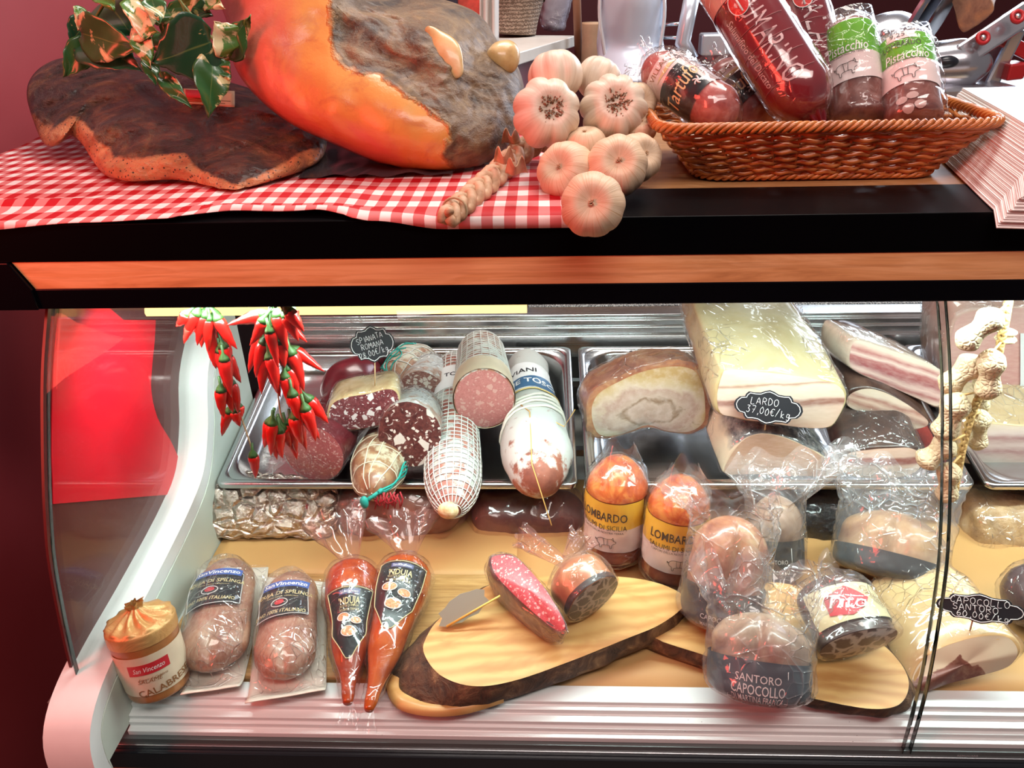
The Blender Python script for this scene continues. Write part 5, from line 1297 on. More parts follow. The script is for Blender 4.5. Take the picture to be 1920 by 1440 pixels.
c = t.ramp(n1, [(.3, (.56, .32, .13)), (.55, (.68, .45, .20)), (.75, (.74, .56, .30))]); c = t.mix(t.math('MULTIPLY', sp_, .8), c, (.10, .06, .035, 1))
ROLLR = t.pbr(c, .36, 0, t.bump(n1, .3, .002), coat=.4)
sd, fc, info = slab(o, ol, (-.012, .125, .006), ROLLR, ROLLC, bev=.05, shrink=.85, lump=.004, bulge=.002)
wrap_rings(info[5], info[0], .002, .006, 42, 31, FILM2, 'film', o)
sign('chalk sign reading capocollo 60,00 euro over the wrapped roll', 1838, 1141, .622, 147, 56, -.02,
     [('CAPOCOLLO', .0, .22, .20, .074, 0), ('SANTORO', -.05, .0, .20, .074, 0), ('60,00€/kg', .04, -.23, .20, .068, -.03)],
     [P(1824, 1162, Y=.6235), P(1814, 1200, Y=.632)])
o = thing('salami', 'dark wrapped salami end at the right edge behind the price sign', 'salami', P(1900, 1160, z=DECK+.01))
b = Body(P(1915, 1075, z=.815), P(1985, 1160, z=.815), .038, e0=.4, e1=.4, lump=.003, seed=95)
b.geo(36, 24).build('casing', skin_mat('dark_purple', [(.05, .025, .03, 1), (.11, .06, .065, 1)], 30, .3, .4, coat=.5), o)
b.film(.002, .005, 50).build('film', FILM2, o)
# ================================================================== ON TOP OF THE COUNTER
# gingham cloth, its front hem falling a little over the edge
t = NT('gingham'); s_ = t.sep(t.map(t.uv(), (1/.0212, 1/.0345, 1)))
def band(o_): return t.ramp(t.math('PINGPONG', o_, .5), [(.245, 0), (.255, 1)])
a_, b_ = band(s_.outputs[0]), band(s_.outputs[1])
half = t.math('MULTIPLY', t.math('ADD', a_, b_), .5)
c = t.ramp(half, [(.2, (.78, .68, .66)), (.25, (.60, .17, .17)), (.72, (.60, .16, .16)), (.78, (.44, .002, .008))], 'LINEAR')
weave = t.noise(900, 2)
GING = t.pbr(c, .6, 0, t.bump(weave, .15, .0004), spec=.3)
hem = [(-.75, .008), (-.56, .008), (-.44, .0), (-.36, -.004), (-.30, -.020), (-.22, -.016), (-.16, .002), (-.09, .011), (.06, .011)]
def cloth(u, v):
    x = lerp(-.712, .028, u); h = interp(hem, x); s = lerp(h, -.40, v**.9)       # s>0 hangs over the edge
    rdg = .007*math.exp(-((s+.045+.16*(x+.62))/.011)**2)*sm(-.40, -.56, x)+.005*math.exp(-((s+.03-.10*(x+.30))/.008)**2)*sm(-.38, -.30, x)*sm(-.10, -.22, x)
    wr = rdg+.0016*N3((x*14, s*18, 0), 1, 3)+.0022*N3((x*6, s*5, 0), 1, 9)
    if s > 0: return V((x, .6962-abs(wr)*.7, TOP+.0045-s))
    k = min(1, -s/.006)
    return V((x, lerp(.6962, .6985-s, k), TOP+.0045+.001*k+max(-.001, wr)*k+.004*max(0, -s-.34)/.06))
g = G(); NU, NV = 150, 80
g.grid(NU, NV, cloth); g.uv = [((lerp(-.712, .028, i % (NU+1)/NU)), lerp(.0, .41, (i//(NU+1))/NV)) for i in range(len(g.v))]
o = g.build('checked_cloth', GING, None, solid=.0008); tag(o, 'red and white checked cloth spread under the hams on the counter', 'tablecloth')

def signed(poly, x, y):
    """distance to an open polyline, positive on its left"""
    best = 1e9; sg = 1
    for (x0, y0), (x1, y1) in zip(poly, poly[1:]):
        dx, dy = x1-x0, y1-y0; L2 = dx*dx+dy*dy; f = max(0, min(1, ((x-x0)*dx+(y-y0)*dy)/L2)); d = math.hypot(x-x0-f*dx, y-y0-f*dy)
        if d < best-1e-6: best = d; sg = 1 if dx*(y-y0)-dy*(x-x0) < 0 else -1
    return best*sg
def pillow(name, outline, Yfn, seg, front, back, mat, parent, n=150, K=26, attr=None, disp=None, pf=.5):
    ol = crv([(x, y, 0) for x, y in outline], n, True); (ax, ay), (bx, by) = seg
    g = G(); vs = []; fs = []; at_ = []; K2 = 10
    def rows():
        for k in range(K+1): yield k/K, 1
        for k in range(K2-1, -1, -1): yield k/K2, -1
    for t_, sd in rows():
        for q in ol:
            dx, dy = bx-ax, by-ay; f = max(0, min(1, ((q.x-ax)*dx+(q.y-ay)*dy)/(dx*dx+dy*dy+1e-9))); cx, cy = ax+dx*f, ay+dy*f
            x, y = cx+(q.x-cx)*t_, cy+(q.y-cy)*t_
            p = P(x, y, Y=Yfn(x, y)); tc = (CAM-p).normalized()
            h = (1-t_**2.2)**pf
            if sd > 0:
                p = p+tc*(front*h)
                if disp: p = p+tc*disp(x, y, p)
            else: p = p+V((0, 1, .15))*(back*h)
            p.z = max(p.z, TOP+.0102); vs.append(p); at_.append(attr(x, y) if attr else 0)
    R = K+1+K2
    for k in range(R-1):
        for i in range(n): fs.append((k*n+i, k*n+(i+1) % n, (k+1)*n+(i+1) % n, (k+1)*n+i))
    g.add(vs, fs); o = g.build(name, mat, parent)
    if attr:
        la = o.data.attributes.new('zone', 'FLOAT', 'POINT'); la.data.foreach_set('value', at_)
    return o
# dry cured ham
EDGE = [(612, -40), (622, 30), (624, 96), (650, 128), (716, 142), (760, 176), (800, 205), (842, 236), (832, 292), (858, 345)]
t = NT('ham'); z = t.n('Attribute', {'attribute_name': 'zone'}).outputs['Fac']
zz = t.math('ADD', z, t.math('MULTIPLY', t.math('SUBTRACT', t.noise(45, 5), .5), .22))
nb = t.noise(9, 5, .6, None, .8)
rind = t.ramp(t.math('ADD', z, t.math('MULTIPLY', t.math('SUBTRACT', nb, .5), 1.4)), [(-.0, (.60, .27, .06))] if False else [(0.0, (.62, .30, .075)), (.30, (.60, .26, .065)), (.62, (.56, .15, .085)), (.85, (.60, .17, .12)), (1.0, (.48, .13, .09))])  # red light put into the rind colour, stronger towards the left end
rind = t.mix(t.math('MULTIPLY', t.ramp(t.noise(26, 6, .65, None, 1.2), [(.55, 0), (.72, 1)]), .45), rind, (.36, .06, .045, 1))
n2 = t.noise(16, 6, .62, t.map(t.obj(), (1, 1, 2.2)), .9); n3 = t.noise(70, 6, .7)
lean = t.ramp(n2, [(.30, (.035, .017, .010)), (.44, (.105, .058, .028)), (.56, (.185, .110, .054)), (.70, (.29, .19, .095))])
lean = t.mix(t.math('MULTIPLY', t.ramp(n3, [(.52, 0), (.72, 1)]), .5), lean, (.32, .22, .115, 1))
lean = t.mix(t.math('MULTIPLY', t.ramp(t.noise(20, 4), [(.60, 0), (.70, 1)]), .5), lean, (.42, .25, .08, 1))
mk = t.ramp(zz, [(-.0, 0), (.02, 1)]) if False else t.ramp(t.math('ADD', zz, .5), [(.47, 0), (.53, 1)])
c = t.mix(mk, lean, rind)
bl = t.mix(mk, (1, 1, 1, 1), (.12, .12, .12, 1))
hgt = t.math('MULTIPLY', t.math('ADD', n3, n2), bl)
rg = t.mix(mk, (.55, .55, .55, 1), (.28, .28, .28, 1))
HAM = t.pbr(c, t.sep(rg).outputs[0], 0, t.bump(hgt, .9, .006), coat=.12, coat_r=.2)
def ham_attr(x, y):
    d = signed(EDGE, x, y)
    return -d/190 if True else 0
hamY = lambda x, y: lerp(.885, 1.06, max(-.5, (325-y)/325))+.00010*(x-800)
def ham_disp(x, y, p):
    lean_ = 1 if signed(EDGE, x, y) > 0 else 0
    d = .010*FB(p, 9, 4)
    if lean_:
        k = min(1, signed(EDGE, x, y)/14); d += k*(-.006+.007*FB(p, 22, 8)+.004*FB(p, 60, 2))
        d -= .020*math.exp(-((x-895)**2/40**2+(y-150)**2/80**2))
        d += .016*math.exp(-((x-820)**2/50**2+(y-60)**2/60**2))
    else: d += .004*FB(p, 16, 6)
    return d
o = thing('cured_ham', 'large dry cured ham leg with orange rind and brown cut lean side', 'ham', P(800, 330, z=TOP))
hb = pillow('ham_body', [(300, -260), (430, -330), (560, -260), (660, -60), (740, -12), (810, -6), (880, 16), (912, 42), (934, 78), (966, 116), (982, 160), (984, 215), (965, 262), (930, 300), (890, 324), (830, 330), (770, 322), (700, 302), (620, 268), (545, 232), (486, 186), (447, 138), (430, 90), (425, 40), (380, -60)], hamY, ((430, -190), (790, 170)), .115, .06, HAM, o, attr=ham_attr, disp=ham_disp, n=190, K=44)
t = NT('bone'); n1 = t.noise(26, 4); BONE = t.pbr(t.ramp(n1, [(.32, (.36, .19, .07)), (.52, (.60, .38, .15)), (.72, (.74, .56, .30))]), .35, 0, t.bump(t.noise(60, 5), .3, .002), coat=.3)
def hp(x, y, ex): p = P(x, y, Y=hamY(x, y)); return p+(CAM-p).normalized()*ex
kb = Body(hp(925, 140, .03), hp(962, 80, .045), S(30, hp(950, 105, .03)), e0=.45, e1=.5, lump=.003, seed=5); kb.geo(30, 24).build('bone_knob', BONE, o)
kb = Body(hp(800, 50, .112), hp(862, 145, .100), S(29, hp(835, 95, .08)), [(0, .7), (.6, 1), (1, .9)], e0=.5, e1=.45, ex=.5, lump=.003, seed=7); kb.geo(30, 24).build('hip_bone', BONE, o)
# dark cured shoulder
RIM = [(40, 200), (66, 222), (92, 240), (112, 232), (135, 218), (160, 228), (185, 268), (215, 292), (250, 296), (300, 290), (345, 292), (372, 318), (410, 338), (440, 348), (500, 322), (560, 290), (640, 262)]
t = NT('dark_shoulder'); z = t.n('Attribute', {'attribute_name': 'zone'}).outputs['Fac']
n1 = t.noise(15, 8, .70, t.map(t.obj(), (1, 1.2, 2)), 1.6); n2 = t.noise(90, 5, .7)
pat = t.ramp(t.noise(7, 5, .6, None, 1.0), [(.54, 0), (.68, .75)])
dark = t.ramp(n1, [(.30, (.008, .004, .004)), (.46, (.035, .012, .008)), (.56, (.10, .032, .016)), (.68, (.24, .095, .04))])
dark = t.mix(pat, dark, t.ramp(n2, [(.35, (.10, .03, .012)), (.6, (.34, .15, .05)), (.8, (.46, .26, .10))]))
rim_ = t.ramp(t.noise(30, 5), [(.3, (.40, .11, .04)), (.5, (.66, .24, .09)), (.7, (.74, .34, .15))])
rim_ = t.mix(t.ramp(t.vor(190), [(.16, 1), (.26, 0)]), rim_, (.06, .025, .015, 1))
mk = t.ramp(t.math('ADD', t.math('ADD', z, .5), t.math('MULTIPLY', t.math('SUBTRACT', t.noise(28, 5), .5), .5)), [(.46, 0), (.56, 1)])
c = t.mix(mk, rim_, dark)
DSH = t.pbr(c, .45, 0, t.bump(t.math('ADD', n1, t.math('MULTIPLY', n2, .6)), 1.0, .014), coat=.12, coat_r=.2)
shY = lambda x, y: (lerp(.80, 1.12, (372-y)/262))+(.10*max(0, (250-x)/200)*max(0, min(1, (372-y)/100))*.4)
o = thing('cured_shoulder', 'flat dark brown cured pork shoulder with orange rind rim on the cloth', 'ham', P(440, 372, z=TOP))
pillow('shoulder_body', [(50, 178), (62, 140), (98, 114), (150, 106), (240, 112), (330, 138), (430, 165), (520, 198), (588, 232), (612, 262), (602, 298), (560, 326), (505, 348), (448, 371), (400, 363), (345, 341), (290, 340), (240, 342), (200, 330), (176, 305), (152, 268), (128, 254), (108, 272), (84, 270), (66, 236)], shY, ((160, 200), (470, 270)), .062, .08, DSH, o, n=230, K=48,
       attr=lambda x, y: signed(RIM, x, y)/60, disp=lambda x, y, p: .015*FB(p, 9, 2)+.008*FB(p, 27, 6)+.003*FB(p, 80, 3))
# its paper tag and film
tg = G().grid(10, 4, lambda u, v: P(344+96*u, 196-30*v+5*u, Y=.962+.02*v)); tgo = tg.build('paper_tag', plain('tag_tan', (.62, .42, .26), .5), o, solid=.0006)
G().grid(4, 2, lambda u, v: P(348+60*u, 182-14*v+3*u, Y=.9605+.02*v)).build('red_panel', REDP, tgo, solid=.0006)
g = G()
for k in range(3): g.tube([P(350, 186+4*k, Y=.958), P(432-10*k, 190+4*k, Y=.958)], .0005, 4)
g.build('lettering', plain('brown_print', (.28, .12, .04), .5), tgo)
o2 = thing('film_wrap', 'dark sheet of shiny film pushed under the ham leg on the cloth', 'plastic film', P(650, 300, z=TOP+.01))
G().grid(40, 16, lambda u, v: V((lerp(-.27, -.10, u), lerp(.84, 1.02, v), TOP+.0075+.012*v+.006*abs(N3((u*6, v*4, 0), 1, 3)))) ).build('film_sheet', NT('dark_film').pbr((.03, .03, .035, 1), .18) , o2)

# ---- garlic braid
t = NT('garlic_skin'); uv = t.sep(t.uv()); vein = t.noise(1, 4, .6, t.map(t.uv(), (60, 2.2, 1)), .6)
c = t.ramp(vein, [(.25, (.60, .46, .35)), (.5, (.68, .56, .44)), (.75, (.74, .64, .53))]); c = t.mix(t.ramp(t.noise(22, 3), [(.5, 0), (.8, .5)]), c, (.74, .50, .42, 1))
GAR = t.pbr(c, .42, 0, t.bump(vein, .15, .001), sss=.0, spec=.4)
t = NT('garlic_skin_warm'); vein = t.noise(1, 4, .6, t.map(t.uv(), (90, 1.6, 1)), .4)
c = t.ramp(vein, [(.30, (.54, .34, .19)), (.42, (.68, .48, .32)), (.7, (.74, .56, .40))])
GAR2 = t.pbr(c, .45, 0, t.bump(vein, .35, .0015), spec=.35)
ROOT = plain('garlic_roots', (.26, .15, .09), .8, var=.3, vsc=200)
STRAW = skin_mat('straw', [(.34, .17, .09, 1), (.52, .31, .18, 1), (.62, .42, .28, 1)], 60, .6, .5)
gar = thing('garlic_braid', 'braid of plump garlic bulbs lying between the ham and the basket', 'garlic', P(1060, 340, z=TOP))
def bulb(px, py, r, Y, face, kind, seed, squash=.86):
    """face: pixel offset at which the root or stem end shows"""
    rnd = random.Random(seed); c = P(px, py, Y=Y); R = S(r, c)
    tc = (CAM-c).normalized(); rt = V((0, 0, 1)).cross(tc).normalized(); up = tc.cross(rt)
    fx, fy = face[0]/r, -face[1]/r; d = math.hypot(fx, fy); d = max(min(d, 1.2), 1e-6); k = math.sqrt(max(0, 1-min(1, d)**2)) if d <= 1 else -.4
    ax = (rt*fx+up*fy+tc*k).normalized(); e1 = ax.orthogonal().normalized(); e2 = ax.cross(e1)
    nl = rnd.choice([8, 9, 10]); ph = rnd.uniform(0, 6)
    am = .14 if kind == 'root' else .05
    def fn(u, v):
        th = 2*PI*u; f = PI*v                      # v=0 at the far pole, 1 at the root pole
        lob = abs(math.cos(nl*.5*th+ph)); s = math.sin(f)
        rr = R*(1-am*(1-lob**.6)*s**.6)*(1+.05*N3((math.cos(th), math.sin(th), v), 1.3, seed))
        h = -math.cos(f)*R*squash
        dim = math.exp(-((1-v)/.11)**2); h -= dim*R*.26
        if kind != 'root': rr *= 1+.012*math.sin(17*th+seed)*sm(.4, .95, v)
        tip = math.exp(-((v)/.07)**2); h -= tip*R*.18
        return c+ax*h+(e1*math.cos(th)+e2*math.sin(th))*(rr*s**.85)
    b = G().grid(60, 34, fn, cu=True).build('garlic_bulb', GAR if kind == 'root' else GAR2, gar)
    tipc = c+ax*(R*squash*.72)
    g = G()
    if kind == 'root':
        for k in range(90):
            a = rnd.uniform(0, 2*PI); q = R*.30*math.sqrt(rnd.random()); p0 = tipc+(e1*math.cos(a)+e2*math.sin(a))*q-ax*.001
            dr = (ax*rnd.uniform(.5, 1)+(e1*math.cos(a)+e2*math.sin(a))*rnd.uniform(-.1, .9)); g.tube([p0, p0+dr*R*.10, p0+dr*R*.17+V((rnd.uniform(-1, 1), rnd.uniform(-1, 1), rnd.uniform(-1, 1)))*R*.05], R*.019, 4)
        g.build('roots', ROOT, b)
    else:
        for k in range(16):
            a = rnd.uniform(0, 2*PI); p0 = tipc-ax*R*.06; dr = ax+(e1*math.cos(a)+e2*math.sin(a))*rnd.uniform(.1, .8); g.tube([p0, p0+dr*R*.10, p0+dr*R*.13], R*.02, 4)
        g.build('dry_stem', STRAW, b)
for k, a in enumerate([(1042, 142, 52, .905, (-10, -60), 'root'), (1025, 212, 66, .845, (14, -14), 'root'), (1150, 205, 64, .87, (8, -20), 'root'), (1122, 148, 44, .93, (20, -40), 'root'), (1196, 192, 36, .90, (14, -6), 'stem'), (1200, 240, 32, .865, (4, -20), 'stem'),
                       (1098, 272, 40, .835, (-4, -38), 'stem'), (1062, 322, 56, .775, (-22, -16), 'stem'), (1196, 296, 46, .80, (24, -14), 'stem'), (1156, 312, 58, .765, (6, -16), 'stem'), (1111, 384, 62, .6615, (-2, -6), 'stem')]):
    bulb(*a, seed=k+3)
# the plaited stalks
path = [P(x, y, z=zz) for x, y, zz in [(1022, 262, 1.315), (985, 278, 1.310), (955, 300, 1.306), (930, 325, 1.303), (905, 348, 1.302), (880, 368, 1.301), (855, 392, 1.300), (838, 408, 1.300)]]
pc_ = crv(path, 70); g = G(); strands = []
for k in range(3):
    pts = []
    for i, p in enumerate(pc_):
        tn = (pc_[min(i+1, 69)]-pc_[max(i-1, 0)]).normalized(); sd = tn.cross(V((0, 0, 1))).normalized(); f = i/69
        w_ = .0105*(1-.35*f)*(1 if f < .85 else lerp(1, .75, (f-.85)/.15)); a = i*.36+k*2*PI/3
        pts.append(p+sd*(w_*math.sin(a))+V((0, 0, 1))*(.0045*math.sin(2*a+.6)*1.2))
    strands.append(pts)
    gg = G().tube(pts, lambda t_: .0066*(1-.35*t_)*(1+.12*math.sin(t_*40+k)), 9)
    gg.build('stalk_plait', STRAW, gar)
e = pc_[60]; tn = (pc_[62]-pc_[58]).normalized(); sd = tn.cross(V((0, 0, 1))).normalized(); up_ = sd.cross(tn)
G().tube([e+(sd*math.cos(2*PI*k/16)+up_*math.sin(2*PI*k/16))*.0115 for k in range(16)], .0012, 5, closed=True).build('tie', TWINE, gar)
for k, (x, y) in enumerate([(958, 262), (945, 298), (968, 318)]):
    p = P(x, y, z=1.322)
    G().grid(12, 8, lambda u, v: p+V((.022*(u-.5)*(1-.3*v), -.010*v+.006*math.sin(u*7+k), .014*v+.004*math.sin(u*9)*v-.004))).build('dry_skin', STRAW, gar, solid=.0005)

# ---- wicker basket
t = NT('wicker'); n1 = t.noise(45, 4); WIC = t.pbr(t.ramp(n1, [(.3, (.30, .075, .015)), (.55, (.48, .15, .03)), (.75, (.62, .24, .06))]), .32, 0, t.bump(t.noise(200, 3), .2, .0005), coat=.35)
bk = thing('wicker_basket', 'orange brown wicker tray basket holding packaged salami on the counter', 'basket', (.29, .90, TOP))
zb, zt = TOP+.003, 1.344
def brect(f, off=0.0, n=160):
    """rounded rectangle of the basket wall at height fraction f"""
    x0, x1 = lerp(.163, .116, f)-off, lerp(.412, .452, f)+off; y0, y1 = lerp(.826, .796, f)-off, lerp(.965, .995, f)+off; r = .028+off
    pts = []; per = [(x1-r, y0+r, -PI/2), (x1-r, y1-r, 0), (x0+r, y1-r, PI/2), (x0+r, y0+r, PI)]
    raw = []
    for cx, cy, a0 in per:
        for k in range(9): a = a0+PI/2*k/8; raw.append(V((cx+r*math.cos(a), cy+r*math.sin(a), lerp(zb, zt, f)+.002)))
    raw.append(raw[0]); cum = [0]
    for a, b in zip(raw, raw[1:]): cum.append(cum[-1]+(b-a).length)
    j = 0
    for i in range(n):
        s = cum[-1]*i/n
        while cum[j+1] < s: j += 1
        pts.append(raw[j].lerp(raw[j+1], (s-cum[j])/(cum[j+1]-cum[j])))
    return pts
NS = 36; NP = NS*8; g = G(); ROWS = 13
for r_ in range(ROWS):
    f = (r_+.3)/ROWS*.93; base = brect(f, 0, NP); c = sum(base, V())/NP; pts = []
    for i, p in enumerate(base):
        d = (p-c); d.z = 0; d.normalize(); pts.append(p+d*(.0030*math.sin(2*PI*i/16+(PI if r_ % 2 else 0)))+V((0, 0, .0008*math.sin(i*.9+r_))))
    g.tube(pts, .00235, 6, closed=True)
g.build('weave', WIC, bk)
g = G()
for i in range(NS):
    g.tube([brect(f, 0, NS)[i] for f in (0, .33, .66, .97)], .0020, 5)
g.build('stakes', WIC, bk)
g = G(); base = brect(1.0, .0015, 400); c = sum(base, V())/400
for k in range(4):
    pts = []
    for i, p in enumerate(base):
        d = (p-c); d.z = 0; d.normalize(); a = 2*PI*i/400*34+k*PI/2; pts.append(p+d*(.0036*math.cos(a))+V((0, 0, .0036*math.sin(a)+.001)))
    g.tube(pts, .0026, 6, closed=True)
g.build('rim', WIC, bk)
g = G(); base = brect(0.0, .001, 400); c = sum(base, V())/400
for k in range(3):
    pts = []
    for i, p in enumerate(base):
        d = (p-c); d.z = 0; d.normalize(); a = 2*PI*i/400*30+k*2*PI/3; pts.append(p+d*(.0026*math.cos(a))+V((0, 0, .0022*math.sin(a)+.0005)))
    g.tube(pts, .0022, 6, closed=True)
g.build('foot_border', WIC, bk)
g = G(); rb = brect(0.0, -.002, 80); g.rings([rb, [p+V((0, 0, .003)) for p in rb]]); g.build('base', WIC, bk, smooth=False)

# ---- packaged salami in the basket
PINKMEAT = skin_mat('pink_salami', [(.26, .05, .045, 1), (.40, .11, .095, 1), (.54, .26, .23, 1)], 60, .3, .35, coat=.5)
LPINK = plain('label_blush', (.74, .60, .58), .35)
GOLDP = plain('gold_print', (.72, .60, .30), .4)
def truffle(A, B, r, label, seed, th0):
    o = thing('packaged_salami', label, 'salami', A, 'truffle salami in the basket'); b = Body(A, B, r, [(0, .94), (.3, 1), (.8, 1), (1, .9)], e0=.22, e1=.22, lump=.002, seed=seed)
    b.geo(44, 36).build('salami_body', PINKMEAT, o)
    lb = b.patch(.20, .70, th0-1.45, th0+1.6, .001, 36, 14).build('label', LPINK, o)
    bp = b.patch(.36, .70, th0-.62, th0+1.6, .0014, 30, 12, edge=lambda v: (.0+.10*max(0, .35-v), 1)).build('black_panel', plain('label_black', (.010, .012, .014), .3), lb)
    L_ = b.L
    m_ = b.map(.53, th0, .002, rot=PI); g = G(); add_text(g, 'Tartufo', m_, -.004, .004, .018, .050, rot=.10, shear=.25, bold=.004); g.build('lettering', GOLDP, lb, smooth=False)
    g = G()
    for k in range(5): a0 = k*1.25; g.tube([m_(.010+.005*math.cos(a0+.2*j)*(j/5), -.010+.005*math.sin(a0+.2*j)*(j/5)) for j in range(6)], .0009, 4)
    g.build('truffle_drawing', WHT, lb)
    m_ = b.map(.275, th0, .0016, rot=PI); g = G(); add_text(g, 'VILLANI', m_, 0, .003, .0065, .034); g.build('brand_lettering', plain('brown_print', (.28, .12, .04), .5), lb, smooth=False)
    decal('gold_bar', m_, [(-.016, -.005), (.016, -.0025), (.016, -.006), (.0, -.008)], GOLDP, lb)
    pt_ = b.patch(.22, .32, th0-1.05, th0-.55, .0015, 8, 6).build('price_sticker', plain('sticker_pink', (.82, .66, .64), .5), lb)
    g = G(); add_text(g, '9,45', b.map(.27, th0-.80, .0019, rot=PI/2), 0, 0, .006, bold=.0); g.build('lettering', SIGNB, pt_, smooth=False)
    m_ = b.map(.50, th0-1.05, .0016, rot=PI/2); g = G()
    for k, s in enumerate(['SALAME AL TARTUFO', 'ingredienti: carne suina', 'sale, tartufo, spezie', 'conservare in luogo fresco']): add_text(g, s, m_, 0, .008-.004*k, .0026, .052)
    g.build('small_print', SIGNB, lb, smooth=False)
    b.film(.0022, .004, 50, seed=seed).build('film', SLEEVE, o)
    twist(o, b.ctr(.02), b.ctr(.0)-b.w*.02, r*.55, r*.8, FILM2, 'film_end', 5, seed)
A_, B_ = P(1212, 118, Y=.93), P(1378, 226, Y=.845)
truffle(A_, B_, S(46, B_), 'truffle salami with black and pink label leaning out over the left basket rim', 111, -.1)
A_, B_ = P(1342, 125, Y=.97), P(1442, 236, Y=.905)
truffle(A_, B_, S(43, B_), 'truffle salami with black and pink label tucked behind the big red one', 112, -.1)
A_, B_ = P(1262, 102, Y=.985), P(1300, 160, Y=.96)
o = thing('packaged_salami', 'white wrapped salami end showing behind the front truffle salami', 'salami', A_)
b = Body(A_, B_, S(26, A_), e0=.4, e1=.2, seed=113); b.geo(30, 20).build('paper_wrap', LABW, o); b.film(.001, .003, 50).build('film', FILM2, o)
t = NT('red_casing_bright'); n1 = t.noise(10, 4); REDC = t.pbr(t.mix(n1, (.13, .004, .010, 1), (.24, .012, .018, 1)), .18, 0, t.bump(t.noise(120, 3), .06, .0005), coat=.7, coat_r=.06)
BEIGE = plain('clip_beige', (.66, .40, .34), .3, var=.15, vsc=40, coat=.4)
def redroll(A, B, r, label, seed, txt, th0):
    o = thing('packaged_salami', label, 'salami', A, 'red salami in the basket'); b = Body(A, B, r, [(0, .98), (.5, 1), (.8, 1), (1, .72)], e0=.04, e1=.12, seed=seed)
    b.geo(48, 44).build('casing', REDC, o)
    b.patch(.02, .24, -PI, PI, .0012, 44, 5).build('paper_band', BEIGE, o)
    m_ = b.map(.55, th0, .0012, rot=PI/2+.02); g = G()
    add_text(g, txt, m_, 0, .008, .024, .105, bold=.0, spacing=1.1); add_text(g, 'Salumificio del Ducato', m_, .0, -.017, .0085, .085, shear=.3)
    g.build('lettering', plain('faded_white_print', (.62, .46, .46), .4), o, smooth=False)
    m2 = b.map(.30, th0, .0012, rot=PI/2); g = G(); ang = [2*PI*k/24 for k in range(24)]
    decal('red_emblem', m2, [(.013*math.cos(a), .010*math.sin(a)) for a in ang], plain('emblem_red', (.60, .02, .015), .3), o)
    m3 = b.map(.30, th0, .0017, rot=PI/2); g.tube([m3(.013*math.cos(a), .010*math.sin(a)) for a in ang], .0005, 4, closed=True); g.tube([m3(-.010, 0), m3(.010, 0)], .0012, 4)
    g.build('emblem_outline', WHT, o)
    g = G()
    for k in range(4): g.tube([b.pt(.45+.11*k, -.9+1.9*i/14, .0008) for i in range(15)], .0004, 4)
    g.build('casing_lines', plain('casing_line', (.40, .12, .12), .4), o)
    q = b.ctr(1.0); g = G()
    def fn(u, v):
        a = 2*PI*u; rr = lerp(b.R(.97), .006, v**.6)*(1+.22*math.sin(9*a)*sm(0, .6, v)); return q+b.x*(math.cos(a)*rr)+b.y*(math.sin(a)*rr)+b.w*(-.004+.014*v)
    g.grid(64, 8, fn, cu=True).build('tied_end', plain('casing_tail_red', (.14, .008, .014), .25, coat=.5), o)
    twist(o, q+b.w*.008, q+b.w*.022, .005, .010, plain('casing_tail_red', (.14, .008, .014), .25, coat=.5), 'tail', 5, seed)
    b.film(.0015, .0022, 60, seed=seed).build('film', SLEEVE, o)
A_, B_ = P(1482, -60, Y=1.02), P(1556, 214, Y=.91)
redroll(A_, B_, S(48, B_), 'dark red cased salami with round emblem, standing behind the front red one', 115, 'SALAME', -.15)
A_, B_ = P(1352, -58, Y=.95), P(1528, 222, Y=.838)
redroll(A_, B_, S(60, B_), 'big dark red cased salami with white lettering, leaning in front', 114, 'SUMARINO', .10)
PIST = skin_mat('brown_red_salami', [(.10, .025, .02, 1), (.18, .055, .04, 1), (.32, .16, .14, 1)], 40, .25, .3, coat=.6)
GREEN = plain('label_green', (.12, .42, .012), .3, var=.06)
